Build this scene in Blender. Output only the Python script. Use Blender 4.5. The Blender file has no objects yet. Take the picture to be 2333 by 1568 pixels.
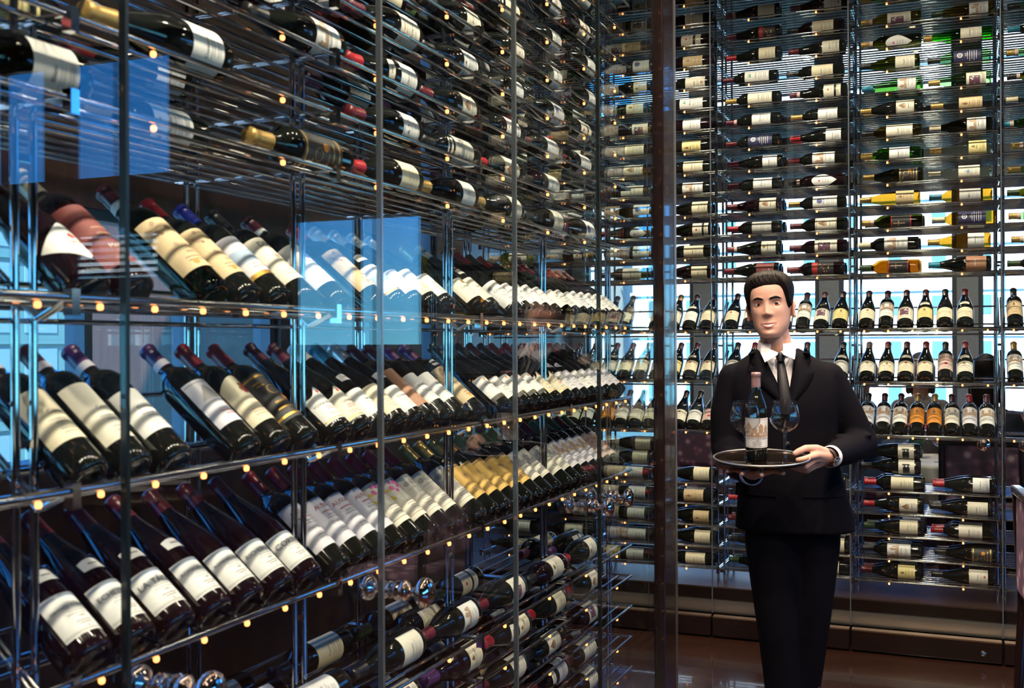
import bpy, bmesh, math, random
from mathutils import Vector, Matrix
from mathutils.bvhtree import BVHTree

random.seed(7)
scene = bpy.context.scene
COL = scene.collection

# ------------------------------------------------------------------ camera
CAM_H = 1.58
cam_data = bpy.data.cameras.new('camera')
cam = bpy.data.objects.new('camera', cam_data)
COL.objects.link(cam)
cam_data.sensor_width = 36.0
cam_data.lens = 2486.0 / 2333.0 * 36.0
cam_data.clip_start = 0.05
cam_data.clip_end = 600
cam.matrix_world = (Matrix.Translation((0, 0, CAM_H)) @ Matrix.Rotation(math.radians(22.4), 4, 'Z')
                    @ Matrix.Rotation(math.radians(90.0), 4, 'X') @ Matrix.Rotation(math.radians(-0.25), 4, 'Z'))
cam_data.dof.use_dof = True
cam_data.dof.focus_distance = 4.6
cam_data.dof.aperture_fstop = 6.3
scene.camera = cam

# ------------------------------------------------------------------ sky
world = bpy.data.worlds.new('sky')
scene.world = world
world.use_nodes = True
wn = world.node_tree.nodes
wl = world.node_tree.links
wn.clear()
w_out = wn.new('ShaderNodeOutputWorld')
w_bg = wn.new('ShaderNodeBackground')
w_geo = wn.new('ShaderNodeTexCoord')
w_sep = wn.new('ShaderNodeSeparateXYZ')
w_ramp = wn.new('ShaderNodeValToRGB')
w_ramp.color_ramp.elements[0].position = 0.0
w_ramp.color_ramp.elements[0].color = (0.16, 0.52, 0.74, 1)
w_ramp.color_ramp.elements[1].position = 0.60
w_ramp.color_ramp.elements[1].color = (0.02, 0.14, 0.55, 1)
w_el = w_ramp.color_ramp.elements.new(0.14)
w_el.color = (0.04, 0.27, 0.80, 1)
wl.new(w_geo.outputs['Generated'], w_sep.inputs[0])
wl.new(w_sep.outputs['Z'], w_ramp.inputs[0])
wl.new(w_ramp.outputs[0], w_bg.inputs['Color'])
w_bg.inputs['Strength'].default_value = 6.0
wl.new(w_bg.outputs[0], w_out.inputs[0])

# ------------------------------------------------------------------ sun
sun_data = bpy.data.lights.new('sun', 'SUN')
sun_data.energy = 18.0
sun_data.angle = 0.01
sun_data.color = (1.0, 0.95, 0.86)
sun = bpy.data.objects.new('sun', sun_data)
COL.objects.link(sun)
sun.rotation_euler = Vector((-0.35, 0.95, -0.75)).to_track_quat('-Z', 'Y').to_euler()
sun.location = (20, -40, 60)

# ------------------------------------------------------------------ exposure
scene.view_settings.view_transform = 'Standard'
scene.view_settings.look = 'None'
scene.view_settings.gamma = 1.0
scene.view_settings.exposure = 0.12
scene.view_settings.use_curve_mapping = False
cy = scene.cycles
cy.max_bounces = 8
cy.diffuse_bounces = 2
cy.glossy_bounces = 4
cy.transmission_bounces = 6
cy.transparent_max_bounces = 28
cy.use_adaptive_sampling = True
cy.adaptive_threshold = 0.02
cy.caustics_reflective = False
cy.caustics_refractive = False
cy.sample_clamp_indirect = 6.0
cy.sample_clamp_direct = 40.0

# ------------------------------------------------------------------ helpers
class MB:
    """collects verts / faces (with material slots) of one mesh"""
    def __init__(self):
        self.v = []; self.f = []; self.m = []; self.s = []
    def add(self, verts, faces, mat=0, smooth=False):
        o = len(self.v)
        self.v += [tuple(p) for p in verts]
        for fc in faces:
            self.f.append([i + o for i in fc]); self.m.append(mat); self.s.append(smooth)
    def box(self, x0, x1, y0, y1, z0, z1, mat=0):
        self.add([(x0, y0, z0), (x1, y0, z0), (x1, y1, z0), (x0, y1, z0), (x0, y0, z1), (x1, y0, z1), (x1, y1, z1), (x0, y1, z1)],
                 [(0, 3, 2, 1), (4, 5, 6, 7), (0, 1, 5, 4), (1, 2, 6, 5), (2, 3, 7, 6), (3, 0, 4, 7)], mat)
    def cbox(self, x0, x1, y0, y1, z0, z1, c, mat=0):
        """box with chamfered edges (all 12) of size c"""
        bm = bmesh.new()
        bmesh.ops.create_cube(bm, size=1)
        for v in bm.verts:
            v.co = ((x0 + x1) / 2 + v.co.x * (x1 - x0), (y0 + y1) / 2 + v.co.y * (y1 - y0), (z0 + z1) / 2 + v.co.z * (z1 - z0))
        bmesh.ops.bevel(bm, geom=bm.edges[:], offset=c, segments=3, affect='EDGES', profile=0.5)
        bm.verts.index_update()
        self.add([v.co[:] for v in bm.verts], [[v.index for v in f.verts] for f in bm.faces], mat, False)
        bm.free()
    def tube(self, p0, p1, r, n=10, mat=0, r1=None, caps=True):
        p0 = Vector(p0); p1 = Vector(p1); r1 = r if r1 is None else r1
        d = (p1 - p0).normalized()
        a = d.orthogonal().normalized(); b = d.cross(a)
        vs = []
        for P, R in ((p0, r), (p1, r1)):
            for i in range(n):
                t = 2 * math.pi * i / n
                vs.append(P + (a * math.cos(t) + b * math.sin(t)) * R)
        self.add(vs, [(i, (i + 1) % n, n + (i + 1) % n, n + i) for i in range(n)], mat, True)
        if caps:
            self.add(vs, [list(range(n))[::-1], list(range(n, 2 * n))], mat)
    def path(self, pts, radii, n=10, mat=0, caps=True):
        """tube through points with radii"""
        rings = []
        pts = [Vector(p) for p in pts]
        a = None
        for i, P in enumerate(pts):
            d = (pts[min(i + 1, len(pts) - 1)] - pts[max(i - 1, 0)]).normalized()
            a = d.orthogonal().normalized() if a is None else (a - d * a.dot(d)).normalized()
            b = d.cross(a)
            R = radii[i] if hasattr(radii, '__len__') else radii
            rings.append([P + (a * math.cos(2 * math.pi * k / n) + b * math.sin(2 * math.pi * k / n)) * R for k in range(n)])
        self.loft(rings, mat, caps)
    def loft(self, rings, mat=0, caps=True, closed=True):
        n = len(rings[0]); vs = [p for r in rings for p in r]; fs = []
        for j in range(len(rings) - 1):
            for i in range(n if closed else n - 1):
                fs.append((j * n + i, j * n + (i + 1) % n, (j + 1) * n + (i + 1) % n, (j + 1) * n + i))
        self.add(vs, fs, mat, True)
        if caps and closed:
            self.add(rings[0], [list(range(n))[::-1]], mat); self.add(rings[-1], [list(range(n))], mat)
    def lathe(self, prof, n=24, mat=0, axis='Z', origin=(0, 0, 0)):
        ox, oy, oz = origin; rings = []
        vs = []; fs = []
        idx = []
        for r, z in prof:
            if r < 1e-6:
                idx.append([len(vs)]); vs.append((0, 0, z))
            else:
                idx.append(list(range(len(vs), len(vs) + n)))
                vs += [(r * math.cos(2 * math.pi * i / n), r * math.sin(2 * math.pi * i / n), z) for i in range(n)]
        for a, b in zip(idx[:-1], idx[1:]):
            for i in range(n):
                j = (i + 1) % n
                if len(a) == 1 and len(b) == 1: continue
                if len(a) == 1: fs.append((a[0], b[j], b[i]))
                elif len(b) == 1: fs.append((a[i], a[j], b[0]))
                else: fs.append((a[i], a[j], b[j], b[i]))
        if axis == 'X': vs = [(z, x, y) for x, y, z in vs]
        elif axis == 'Y': vs = [(y, z, x) for x, y, z in vs]
        self.add([(x + ox, y + oy, z + oz) for x, y, z in vs], fs, mat, True)
    def mesh(self, name, mats):
        me = bpy.data.meshes.new(name)
        me.from_pydata(self.v, [], self.f)
        for m in mats: me.materials.append(m)
        me.polygons.foreach_set('material_index', self.m)
        me.polygons.foreach_set('use_smooth', self.s)
        me.update()
        return me

def link(name, data, parent=None, mw=None):
    o = bpy.data.objects.new(name, data)
    COL.objects.link(o)
    if parent is not None: o.parent = parent
    if mw is not None:
        if isinstance(mw, Matrix): o.matrix_local = mw
        else: o.location = mw
    return o

def tag(o, label=None, cat=None, group=None, kind=None):
    if label: o['label'] = label
    if cat: o['category'] = cat
    if group: o['group'] = group
    if kind: o['kind'] = kind
    return o

def obj(name, mb, mats, parent=None, mw=None):
    if not isinstance(mats, (list, tuple)): mats = [mats]
    return link(name, mb.mesh(name, mats), parent, mw)

def empty(name, loc=(0, 0, 0)):
    o = link(name, None, None, Matrix.Translation(loc))
    o.empty_display_size = 0.05
    return o

def struct(name, mb, mats, parent=None, label=None):
    o = obj(name, mb, mats, parent)
    if parent is None: o['kind'] = 'structure'
    if label: o['label'] = label
    return o

# ------------------------------------------------------------------ materials
def pmat(name, col, rough=0.5, metal=0.0, spec=0.5, coat=0.0, sheen=0.0, noise=None, bump=None, sss=0.0, emit=None):
    m = bpy.data.materials.new(name); m.use_nodes = True
    nt = m.node_tree; b = nt.nodes['Principled BSDF']
    c = (col[0], col[1], col[2], 1)
    b.inputs['Base Color'].default_value = c
    b.inputs['Roughness'].default_value = rough
    b.inputs['Metallic'].default_value = metal
    b.inputs['Specular IOR Level'].default_value = spec
    b.inputs['Coat Weight'].default_value = coat
    b.inputs['Coat Roughness'].default_value = 0.04
    b.inputs['Sheen Weight'].default_value = sheen
    if sss:
        b.inputs['Subsurface Weight'].default_value = sss
        b.inputs['Subsurface Radius'].default_value = (0.012, 0.005, 0.003)
        b.inputs['Subsurface Scale'].default_value = 0.6
    if emit:
        b.inputs['Emission Color'].default_value = (emit[0], emit[1], emit[2], 1)
        b.inputs['Emission Strength'].default_value = emit[3]
    if noise:                                   # (scale, amount, stretch)
        sc, amt, st = noise
        tc = nt.nodes.new('ShaderNodeTexCoord'); mp = nt.nodes.new('ShaderNodeMapping')
        mp.inputs['Scale'].default_value = st
        nz = nt.nodes.new('ShaderNodeTexNoise'); nz.inputs['Scale'].default_value = sc; nz.inputs['Detail'].default_value = 4
        mx = nt.nodes.new('ShaderNodeMix'); mx.data_type = 'RGBA'
        mx.inputs[6].default_value = tuple(max(0, x * (1 - amt)) for x in c[:3]) + (1,)
        mx.inputs[7].default_value = tuple(min(1, x * (1 + amt)) for x in c[:3]) + (1,)
        nt.links.new(tc.outputs['Object'], mp.inputs[0]); nt.links.new(mp.outputs[0], nz.inputs[0])
        nt.links.new(nz.outputs[0], mx.inputs[0]); nt.links.new(mx.outputs[2], b.inputs['Base Color'])
        if bump:
            bp = nt.nodes.new('ShaderNodeBump'); bp.inputs['Strength'].default_value = bump; bp.inputs['Distance'].default_value = 0.002
            nt.links.new(nz.outputs[0], bp.inputs['Height']); nt.links.new(bp.outputs[0], b.inputs['Normal'])
    return m

def clearmat(name, tint, ior=1.5, rough=0.0):
    """thin clear glass: see-through tinted, with mirror reflection by Schlick's Fresnel law"""
    m = bpy.data.materials.new(name); m.use_nodes = True
    nt = m.node_tree; nt.nodes.clear()
    out = nt.nodes.new('ShaderNodeOutputMaterial'); mix = nt.nodes.new('ShaderNodeMixShader')
    tr = nt.nodes.new('ShaderNodeBsdfTransparent'); gl = nt.nodes.new('ShaderNodeBsdfGlossy'); lw = nt.nodes.new('ShaderNodeLayerWeight')
    lw.inputs['Blend'].default_value = 0.5
    r0 = ((ior - 1) / (ior + 1)) ** 2
    pw = nt.nodes.new('ShaderNodeMath'); pw.operation = 'POWER'; pw.inputs[1].default_value = 5.0
    ma = nt.nodes.new('ShaderNodeMath'); ma.operation = 'MULTIPLY_ADD'; ma.inputs[1].default_value = 1 - r0; ma.inputs[2].default_value = r0
    tr.inputs['Color'].default_value = (tint[0], tint[1], tint[2], 1)
    gl.inputs['Roughness'].default_value = rough
    nt.links.new(lw.outputs['Facing'], pw.inputs[0]); nt.links.new(pw.outputs[0], ma.inputs[0])
    nt.links.new(ma.outputs[0], mix.inputs[0]); nt.links.new(tr.outputs[0], mix.inputs[1]); nt.links.new(gl.outputs[0], mix.inputs[2])
    nt.links.new(mix.outputs[0], out.inputs[0])
    return m

def glossmat(name, col, rough):
    """polished metal with a tight highlight"""
    m = bpy.data.materials.new(name); m.use_nodes = True
    nt = m.node_tree; nt.nodes.clear()
    out = nt.nodes.new('ShaderNodeOutputMaterial'); gl = nt.nodes.new('ShaderNodeBsdfAnisotropic')
    gl.distribution = 'BECKMANN'
    gl.inputs['Color'].default_value = (col[0], col[1], col[2], 1); gl.inputs['Roughness'].default_value = rough
    nt.links.new(gl.outputs[0], out.inputs[0])
    return m

M = {}
M['chrome'] = glossmat('chrome', (0.60, 0.62, 0.64), 0.06)
M['rail'] = glossmat('rail_chrome', (0.70, 0.71, 0.72), 0.13)
M['bronze_chrome'] = pmat('polished_knob_metal', (0.78, 0.68, 0.64), 0.06, 1.0)
M['steel'] = pmat('brushed_steel', (0.55, 0.56, 0.58), 0.3, 1.0, noise=(60, 0.15, (1, 1, 12)))
M['edge_metal'] = pmat('warm_metal_edge', (0.75, 0.52, 0.36), 0.25, 1.0)
M['pane'] = clearmat('clear_door_glass', (0.95, 0.985, 0.985), 1.5)
M['gasket'] = pmat('dark_teal_glass_edge', (0.004, 0.009, 0.011), 0.3)
M['gasket_grey'] = pmat('grey_glass_edge', (0.16, 0.19, 0.22), 0.2, 0.6)
M['wenge'] = pmat('dark_wenge_wood', (0.010, 0.0045, 0.0045), 0.22, spec=0.5, coat=0.6, noise=(9, 0.85, (22, 22, 0.5)), bump=0.15)
M['wenge_h'] = pmat('dark_wenge_wood_along', (0.009, 0.0045, 0.004), 0.25, spec=0.5, coat=0.4, noise=(9, 0.8, (0.5, 22, 26)), bump=0.12)
M['dark_wood'] = pmat('dark_brown_panel_wood', (0.035, 0.017, 0.012), 0.4, noise=(5, 0.6, (8, 8, 0.6)))
M['floor'] = pmat('polished_brown_floor', (0.022, 0.009, 0.006), 0.2, coat=0.35, noise=(1.6, 0.5, (1, 3, 1)), bump=0.05)
M['plaster'] = pmat('warm_plaster', (0.10, 0.08, 0.07), 0.8, noise=(3, 0.1, (1, 1, 1)))
M['ceiling'] = pmat('dark_ceiling', (0.05, 0.045, 0.045), 0.7, noise=(2, 0.15, (1, 1, 1)))
M['pale_floor'] = pmat('pale_cabinet_floor', (0.33, 0.34, 0.34), 0.5, noise=(14, 0.15, (1, 6, 1)))
M['beam'] = pmat('blue_grey_beam', (0.36, 0.44, 0.50), 0.6, noise=(30, 0.2, (1, 1, 1)), bump=0.3)
M['mullion'] = pmat('slate_mullion', (0.10, 0.13, 0.16), 0.5, noise=(8, 0.15, (1, 1, 1)))
M['winpane'] = clearmat('window_glass', (0.95, 0.985, 0.985), 1.45)
# ------------------------------------------------------------------ the room shell
CEIL = 4.5
CEIL_M = 3.86         # lower ceiling over the main room
YB = 10.6            # the window wall behind the back rack
XL = -3.7            # left end of the dining alcove
m = MB(); m.box(-1.96, 7.1, -4.0, 4.0, -0.10, 0.0); m.box(XL, 7.1, 4.0, 6.4, -0.10, 0.0); m.box(XL, 1.06, 6.4, YB + 0.2, -0.10, 0.0); struct('floor', m, M['floor'], label='polished dark brown floor')
m = MB(); m.box(-1.96, 7.1, -4.0, 4.0, CEIL_M, CEIL_M + 0.15); m.box(XL, 7.1, 4.0, 6.4, CEIL_M, CEIL_M + 0.15); m.box(XL, 1.06, 6.4, YB + 0.2, CEIL, CEIL + 0.15); m.box(XL, 1.06, 6.38, 6.42, CEIL_M, CEIL); struct('ceiling', m, M['ceiling'])
m = MB(); m.box(-1.96, 7.0, -4.15, -4.0, 0, CEIL); struct('wall_behind', m, M['plaster'])


# side wall behind the left cabinet, with a low ribbon window and a narrow tall one
XW = -1.86
def wall_with_holes(name, y0, y1, z0, z1, holes, plane, t, mat, axis):
    """wall slab split around rectangular holes; axis 'x': wall lies in x=plane, runs along y; 'y': runs along x"""
    ys = sorted(set([y0, y1] + [h[0] for h in holes] + [h[1] for h in holes]))
    zs = sorted(set([z0, z1] + [h[2] for h in holes] + [h[3] for h in holes]))
    mb = MB()
    for a, b in zip(ys[:-1], ys[1:]):
        for c, d in zip(zs[:-1], zs[1:]):
            if any(h[0] <= a and b <= h[1] and h[2] <= c and d <= h[3] for h in holes): continue
            if axis == 'x': mb.box(plane - t, plane, a, b, c, d)
            else: mb.box(a, b, plane, plane + t, c, d)
    return struct(name, mb, mat)

LH = [(-0.8, 0.42, 1.30, 1.90), (0.50, 1.52, 1.30, 1.90), (1.60, 2.72, 1.30, 1.90), (2.84, 3.30, 1.22, 1.96), (3.63, 3.76, 1.45, 3.2)]
wall_with_holes('wall_left', -4.0, 4.0, 0, CEIL, LH, XW, 0.10, M['dark_wood'], 'x')
n = 0
def window(holes, plane, axis, fr=0.03, bars=(1, 0), depth=0.06):
    global n
    for (a, b, c, d) in holes:
        n += 1
        w = MB()
        def bx(u0, u1, v0, v1, q0=0.0, q1=depth, mat=0):
            if axis == 'x': w.box(plane - 0.02 - q1, plane - 0.02 - q0, u0, u1, v0, v1, mat)
            else: w.box(u0, u1, plane + 0.02 + q0, plane + 0.02 + q1, v0, v1, mat)
        bx(a, a + fr, c, d); bx(b - fr, b, c, d); bx(a + fr, b - fr, c, c + fr); bx(a + fr, b - fr, d - fr, d)
        for i in range(1, bars[0]):
            u = a + (b - a) * i / bars[0]; bx(u - fr / 2, u + fr / 2, c + fr, d - fr)
        for i in range(1, bars[1]):
            v = c + (d - c) * i / bars[1]; bx(a + fr, b - fr, v - fr / 2, v + fr / 2, 0.005, depth - 0.005)
        o = obj('window_%d' % n, w, M['mullion']); o['kind'] = 'structure'
        w = MB(); bx(a + fr, b - fr, c + fr, d - fr, depth * 0.45, depth * 0.55)
        obj('pane', w, M['winpane'], o)
window(LH[:3], XW, 'x', 0.025, (3, 0))
window(LH[3:4], XW, 'x', 0.025, (1, 0))
window(LH[4:], XW, 'x', 0.015, (1, 0))

# far right wall out of view, its windows added to let in fill daylight
FH = [(-3.4 + 1.5 * i, -2.1 + 1.5 * i, 1.0, 2.5) for i in range(6)]
mbw = wall_with_holes('wall_right', -4.0, 6.4, 0, CEIL, FH, 7.1, 0.10, M['plaster'], 'x')
window(FH, 7.1, 'x', 0.04, (1, 2))
# the alcove's left end
m = MB(); m.box(XL, -1.96, 3.9, 4.0, 0, CEIL); struct('wall_alcove_front', m, M['dark_wood'])
m = MB(); m.box(XL - 0.1, XL, 3.9, YB + 0.2, 0, CEIL); struct('wall_alcove_left', m, M['dark_wood'])

# window wall behind the dining alcove
xs = [-3.65, -2.35, -1.15, 0.05, 1.0]
BH = []
for a, b in zip(xs[:-1], xs[1:]):
    BH.append((a + 0.09, b - 0.09, 0.55, 3.05)); BH.append((a + 0.09, b - 0.09, 3.85, 4.40))
wall_with_holes('wall_back', XL, 1.06, 0, CEIL, BH, YB, 0.12, M['beam'], 'y')
window(BH, YB, 'y', 0.04, (1, 0))

# wall at the right, beyond the picture, with the windows that mirror in the door glass
RH = [(1.08, 2.10, 1.55, 2.45), (3.10, 4.05, 2.80, 3.72), (4.28, 5.20, 2.80, 3.72), (3.22, 4.05, 2.06, 2.42)]
wall_with_holes('wall_back_right', 0.96, 7.0, 0, CEIL, RH, 6.30, 0.10, M['dark_wood'], 'y')
window(RH[:3], 6.30, 'y', 0.03, (2, 0))
window(RH[3:], 6.30, 'y', 0.02, (1, 7))
m = MB(); m.box(0.98, 1.06, 6.40, YB, 0, CEIL); struct('wall_alcove_right', m, M['plaster'])

# ------------------------------------------------------------------ city outside
M['facade_cream'] = pmat('cream_facade', (0.66, 0.63, 0.56), 0.8, noise=(0.4, 0.06, (1, 1, 1)))
M['facade_white'] = pmat('white_facade', (0.66, 0.66, 0.64), 0.8, noise=(0.4, 0.06, (1, 1, 1)))
M['facade_grey'] = pmat('grey_facade', (0.42, 0.48, 0.52), 0.8, noise=(0.4, 0.06, (1, 1, 1)))
M['facade_teal'] = pmat('teal_facade', (0.07, 0.19, 0.20), 0.6, noise=(0.4, 0.06, (1, 1, 1)))
M['city_glass'] = pmat('city_window_glass', (0.10, 0.24, 0.30), 0.15)
M['city_ground'] = pmat('city_ground', (0.28, 0.32, 0.33), 0.9, noise=(0.05, 0.2, (1, 1, 1)))
m = MB(); m.box(-400, 400, -200, 420, -62, -60); o = struct('ground', m, M['city_ground'])
def building(label, mat, x0, x1, y0, depth, z0, z1, pitch_x, pitch_z, ww, wh, zlo, zhi, xlo, xhi, side='y'):
    r = empty('city_building', ((x0 + x1) / 2, y0, -60) if side == 'y' else (y0, (x0 + x1) / 2, -60))
    tag(r, label, 'building', 'buildings across the street')
    L = r.location
    b = MB()
    if side == 'y': b.box(x0 - L.x, x1 - L.x, 0, depth, z0 + 60, z1 + 60)
    else: b.box(-depth, 0, x0 - L.y, x1 - L.y, z0 + 60, z1 + 60)
    z = z0
    while z < z1:
        if side == 'y': b.box(x0 - L.x - .2, x1 - L.x + .2, -0.35, 0, z + 60 + wh + 0.5, z + 60 + wh + 0.9)
        else: b.box(0, .35, x0 - L.y, x1 - L.y, z + 60 + wh + .5, z + 60 + wh + .9)
        z += pitch_z
    obj('facade', b, mat, r)
    w = MB()
    if side == 'y': w.box(-ww / 2, ww / 2, -0.12, 0.05, 0, wh)
    else: w.box(-0.05, 0.12, -ww / 2, ww / 2, 0, wh)
    me = w.mesh('window', [M['city_glass']])
    z = z0
    while z < z1 - wh:
        if zlo <= z <= zhi:
            x = x0 + pitch_x * 0.6
            while x < x1 - ww * 0.6:
                if xlo <= x <= xhi:
                    if side == 'y': link('window', me, r, (x - L.x, 0, z + 60))
                    else: link('window', me, r, (0, x - L.y, z + 60))
                x += pitch_x
        z += pitch_z
    return r
building('tall white apartment building with small window pairs, beyond the back windows', M['facade_white'], -34, 22, 118, 20, -60, 45, 4.2, 4.6, 1.3, 1.9, -30, 24, -34, 12)
building('cream office building further along, left of the white building', M['facade_cream'], -86, -40, 126, 20, -60, 27, 3.4, 4.0, 2.0, 2.0, -28, 22, -78, -38)
building('low teal building with wide windows seen under the white building', M['facade_teal'], -60, 6, 84, 12, -60, -6, 4.4, 4.0, 3.0, 2.2, -30, -8, -56, 2)
building('teal glass building seen past the side wall window', M['facade_teal'], -34, 210, -92, 12, -60, 19, 6, 4.5, 4.4, 2.8, -16, 14, 20, 130, side='x')
building('sunlit pale building reflected in the side glass', pmat('bright_facade', (0.85, 0.84, 0.78), 0.8, noise=(0.4, 0.05, (1, 1, 1))), 50, 78, 66, 12, -60, 11.0, 3.5, 3.6, 2.2, 1.8, -8, 9, 50, 76)
# ------------------------------------------------------------------ chrome racks
BAY = 0.7135
LB = [0.4925 - BAY + BAY * i for i in range(7)]           # bay joints along y, side rack: ... 4.06
BB = [-2.673 - BAY + BAY * i for i in range(7)]           # bay joints along x, back rack: -3.386 ... 0.89
Z_LOW = [0.335 + 0.117 * i for i in range(5)]             # low shelves, bottles lying
Z_TILT = [1.095, 1.372, 1.650]                            # display shelves, bottles leaning back
Z_UP_L = [1.936 + 0.118 * i for i in range(10)]
Z_UP_B = [1.936 + 0.118 * i for i in range(14)]
PHI = math.radians(40)
RX = -1.18        # front rail plane of the side rack
RY = 5.99         # front rail plane of the back rack
RR = 0.0046

def to_world(rack, L, D, z):
    return Vector((RX - D, L, z)) if rack == 'side' else Vector((L, RY + D, z))

def rodmesh(name, axis, length, r=RR, n=8):
    b = MB()
    h = length / 2
    b.tube((-h, 0, 0) if axis == 'x' else (0, -h, 0), (h, 0, 0) if axis == 'x' else (0, h, 0), r, n)
    return b.mesh(name, [M['chrome']])
ROD = {'side': rodmesh('rod', 'y', BAY - 0.004), 'back': rodmesh('rod', 'x', BAY - 0.004)}

def frame_mesh(rack, flat=True):
    """front rail, side bars and joint clamps of one shelf; local origin at front left joint"""
    b = MB()
    P = (lambda l, d, z: (-d, l, z)) if rack == 'side' else (lambda l, d, z: (l, d, z))
    b.tube(P(0.001, 0, 0), P(BAY - 0.001, 0, 0), 0.0048, 10)
    for l in (0.006, BAY - 0.006):
        b.tube(P(l, 0.004, 0), P(l, 0.40, 0), 0.0045, 8)
    b.tube(P(0.001, 0.40, 0), P(BAY - 0.001, 0.40, 0), 0.0045, 8)
    a, c = P(-0.008, -0.009, -0.024), P(0.008, 0.008, 0.012)
    b.box(min(a[0], c[0]), max(a[0], c[0]), min(a[1], c[1]), max(a[1], c[1]), a[2], c[2])
    return b.mesh('wire_shelf', [M['rail']])
FRAME = {'side': frame_mesh('side'), 'back': frame_mesh('back')}

def tilt_frame_mesh(rack):
    b = MB()
    P = (lambda l, d, z: (-d, l, z)) if rack == 'side' else (lambda l, d, z: (l, d, z))
    b.tube(P(0.001, 0, 0), P(BAY - 0.001, 0, 0), 0.0066, 10)
    for l in (0.006, BAY - 0.006):
        b.tube(P(l, 0.0, 0), P(l, 0.06, -0.03), 0.0042, 8)
        b.tube(P(l, 0.06, -0.03), P(l, 0.06 + 0.30 * math.cos(PHI), -0.03 + 0.30 * math.sin(PHI)), 0.0042, 8)
    a, c = P(-0.008, -0.009, -0.026), P(0.008, 0.008, 0.012)
    b.box(min(a[0], c[0]), max(a[0], c[0]), min(a[1], c[1]), max(a[1], c[1]), a[2], c[2])
    return b.mesh('display_shelf', [M['rail']])
TFRAME = {'side': tilt_frame_mesh('side'), 'back': tilt_frame_mesh('back')}

def post_mesh(rack, h):
    b = MB()
    P = (lambda l, d, z: (-d, l, z)) if rack == 'side' else (lambda l, d, z: (l, d, z))
    for s in (-0.017, 0.017):
        b.tube(P(s, 0, 0), P(s, 0, h), 0.0065, 10)
    z = 0.05
    while z < h:
        a, c = P(-0.02, -0.004, z), P(0.02, 0.004, z + 0.012)
        b.box(min(a[0], c[0]), max(a[0], c[0]), min(a[1], c[1]), max(a[1], c[1]), a[2], c[2]); z += 0.42
    return b.mesh('post', [M['chrome']])

M['led'] = pmat('warm_led', (1.0, 0.7, 0.4), 0.5, emit=(1.0, 0.31, 0.08, 4.0))
lb_ = MB(); lb_.lathe([(0, -0.0048), (0.0030, -0.0048), (0.0048, -0.0026), (0.0048, 0), (0.0048, 0.0026), (0.0030, 0.0048), (0, 0.0048)], 8); LED = lb_.mesh('led_light', [M['led']])
P0D, P0Z = 0.055, -0.022     # where a leaning bottle's lower base edge rests, relative to the lip rail
ORD = ['zeroth', 'first', 'second', 'third', 'fourth', 'fifth', 'sixth', 'seventh', 'eighth', 'ninth', 'tenth', 'eleventh', 'twelfth', 'thirteenth',
       'fourteenth', 'fifteenth', 'sixteenth', 'seventeenth', 'eighteenth', 'nineteenth', 'twentieth', 'twenty-first', 'twenty-second', 'twenty-third',
       'twenty-fourth', 'twenty-fifth', 'twenty-sixth', 'twenty-seventh', 'twenty-eighth', 'twenty-ninth', 'thirtieth', 'thirty-first', 'thirty-second',
       'thirty-third', 'thirty-fourth', 'thirty-fifth', 'thirty-sixth', 'thirty-seventh', 'thirty-eighth', 'thirty-ninth', 'fortieth', 'forty-first', 'forty-second', 'forty-third', 'forty-fourth']

def make_rack(rack, L0, zups, top, label, last, zbase):
    r = empty('wine_rack', to_world(rack, L0, 0.1, zbase))
    tag(r, label, 'wine rack', 'chrome rack bays of the %s rack' % rack)
    inv = r.location
    pm = POST[rack]
    for D in (0.09, 0.36):
        link('post', pm, r, to_world(rack, L0, D, zbase) - inv)
        if last: link('post', pm, r, to_world(rack, L0 + BAY, D, zbase) - inv)
    for z in Z_LOW + zups:
        s = link('wire_shelf', FRAME[rack], r, to_world(rack, L0, 0, z) - inv)
        sw = to_world(rack, L0, 0, z)
        for q in (0.25, 0.75):
            link('led_light', LED, s, to_world(rack, L0 + BAY * q, 0.004, z - 0.0115) - sw)
        for k in range(7):
            link('rod', ROD[rack], s, to_world(rack, L0 + BAY / 2, 0.048 + 0.05 * k, z - 0.003) - sw)
    for z in Z_TILT:
        s = link('display_shelf', TFRAME[rack], r, to_world(rack, L0, 0, z) - inv)
        sw = to_world(rack, L0, 0, z)
        for q in range(6):
            link('led_light', LED, s, to_world(rack, L0 + BAY * (q + 0.5) / 6, 0.003, z - 0.0125) - sw)
        for q in (0.075, 0.222):
            D = P0D + q * math.cos(PHI) + 0.006 * math.sin(PHI); zz = z + P0Z + q * math.sin(PHI) - 0.006 * math.cos(PHI)
            link('rod', ROD[rack], s, to_world(rack, L0 + BAY / 2, D, zz) - sw)
        link('rod', ROD[rack], s, to_world(rack, L0 + BAY / 2, P0D - 0.022 - 0.006, z + P0Z + 0.012) - sw)
        link('rod', ROD[rack], s, to_world(rack, L0 + BAY / 2, 0.34, z - 0.004) - sw)
        link('rod', ROD[rack], s, to_world(rack, L0 + BAY / 2, 0.20, z - 0.03) - sw)
    return r
POST = {'side': post_mesh('side', 3.2), 'back': post_mesh('back', 3.45)}
for i in range(1, 6):
    make_rack('side', LB[i], Z_UP_L, 3.2, 'chrome wine rack bay behind the side glass, %s from the wooden post' % ORD[6 - i], i == 5, 0.12)
for i in range(1, 6):
    make_rack('back', BB[i], Z_UP_B, 3.6, 'chrome wine rack bay of the back wall, %s from the frame edge' % ORD[6 - i], i == 5, 0.25)
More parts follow.
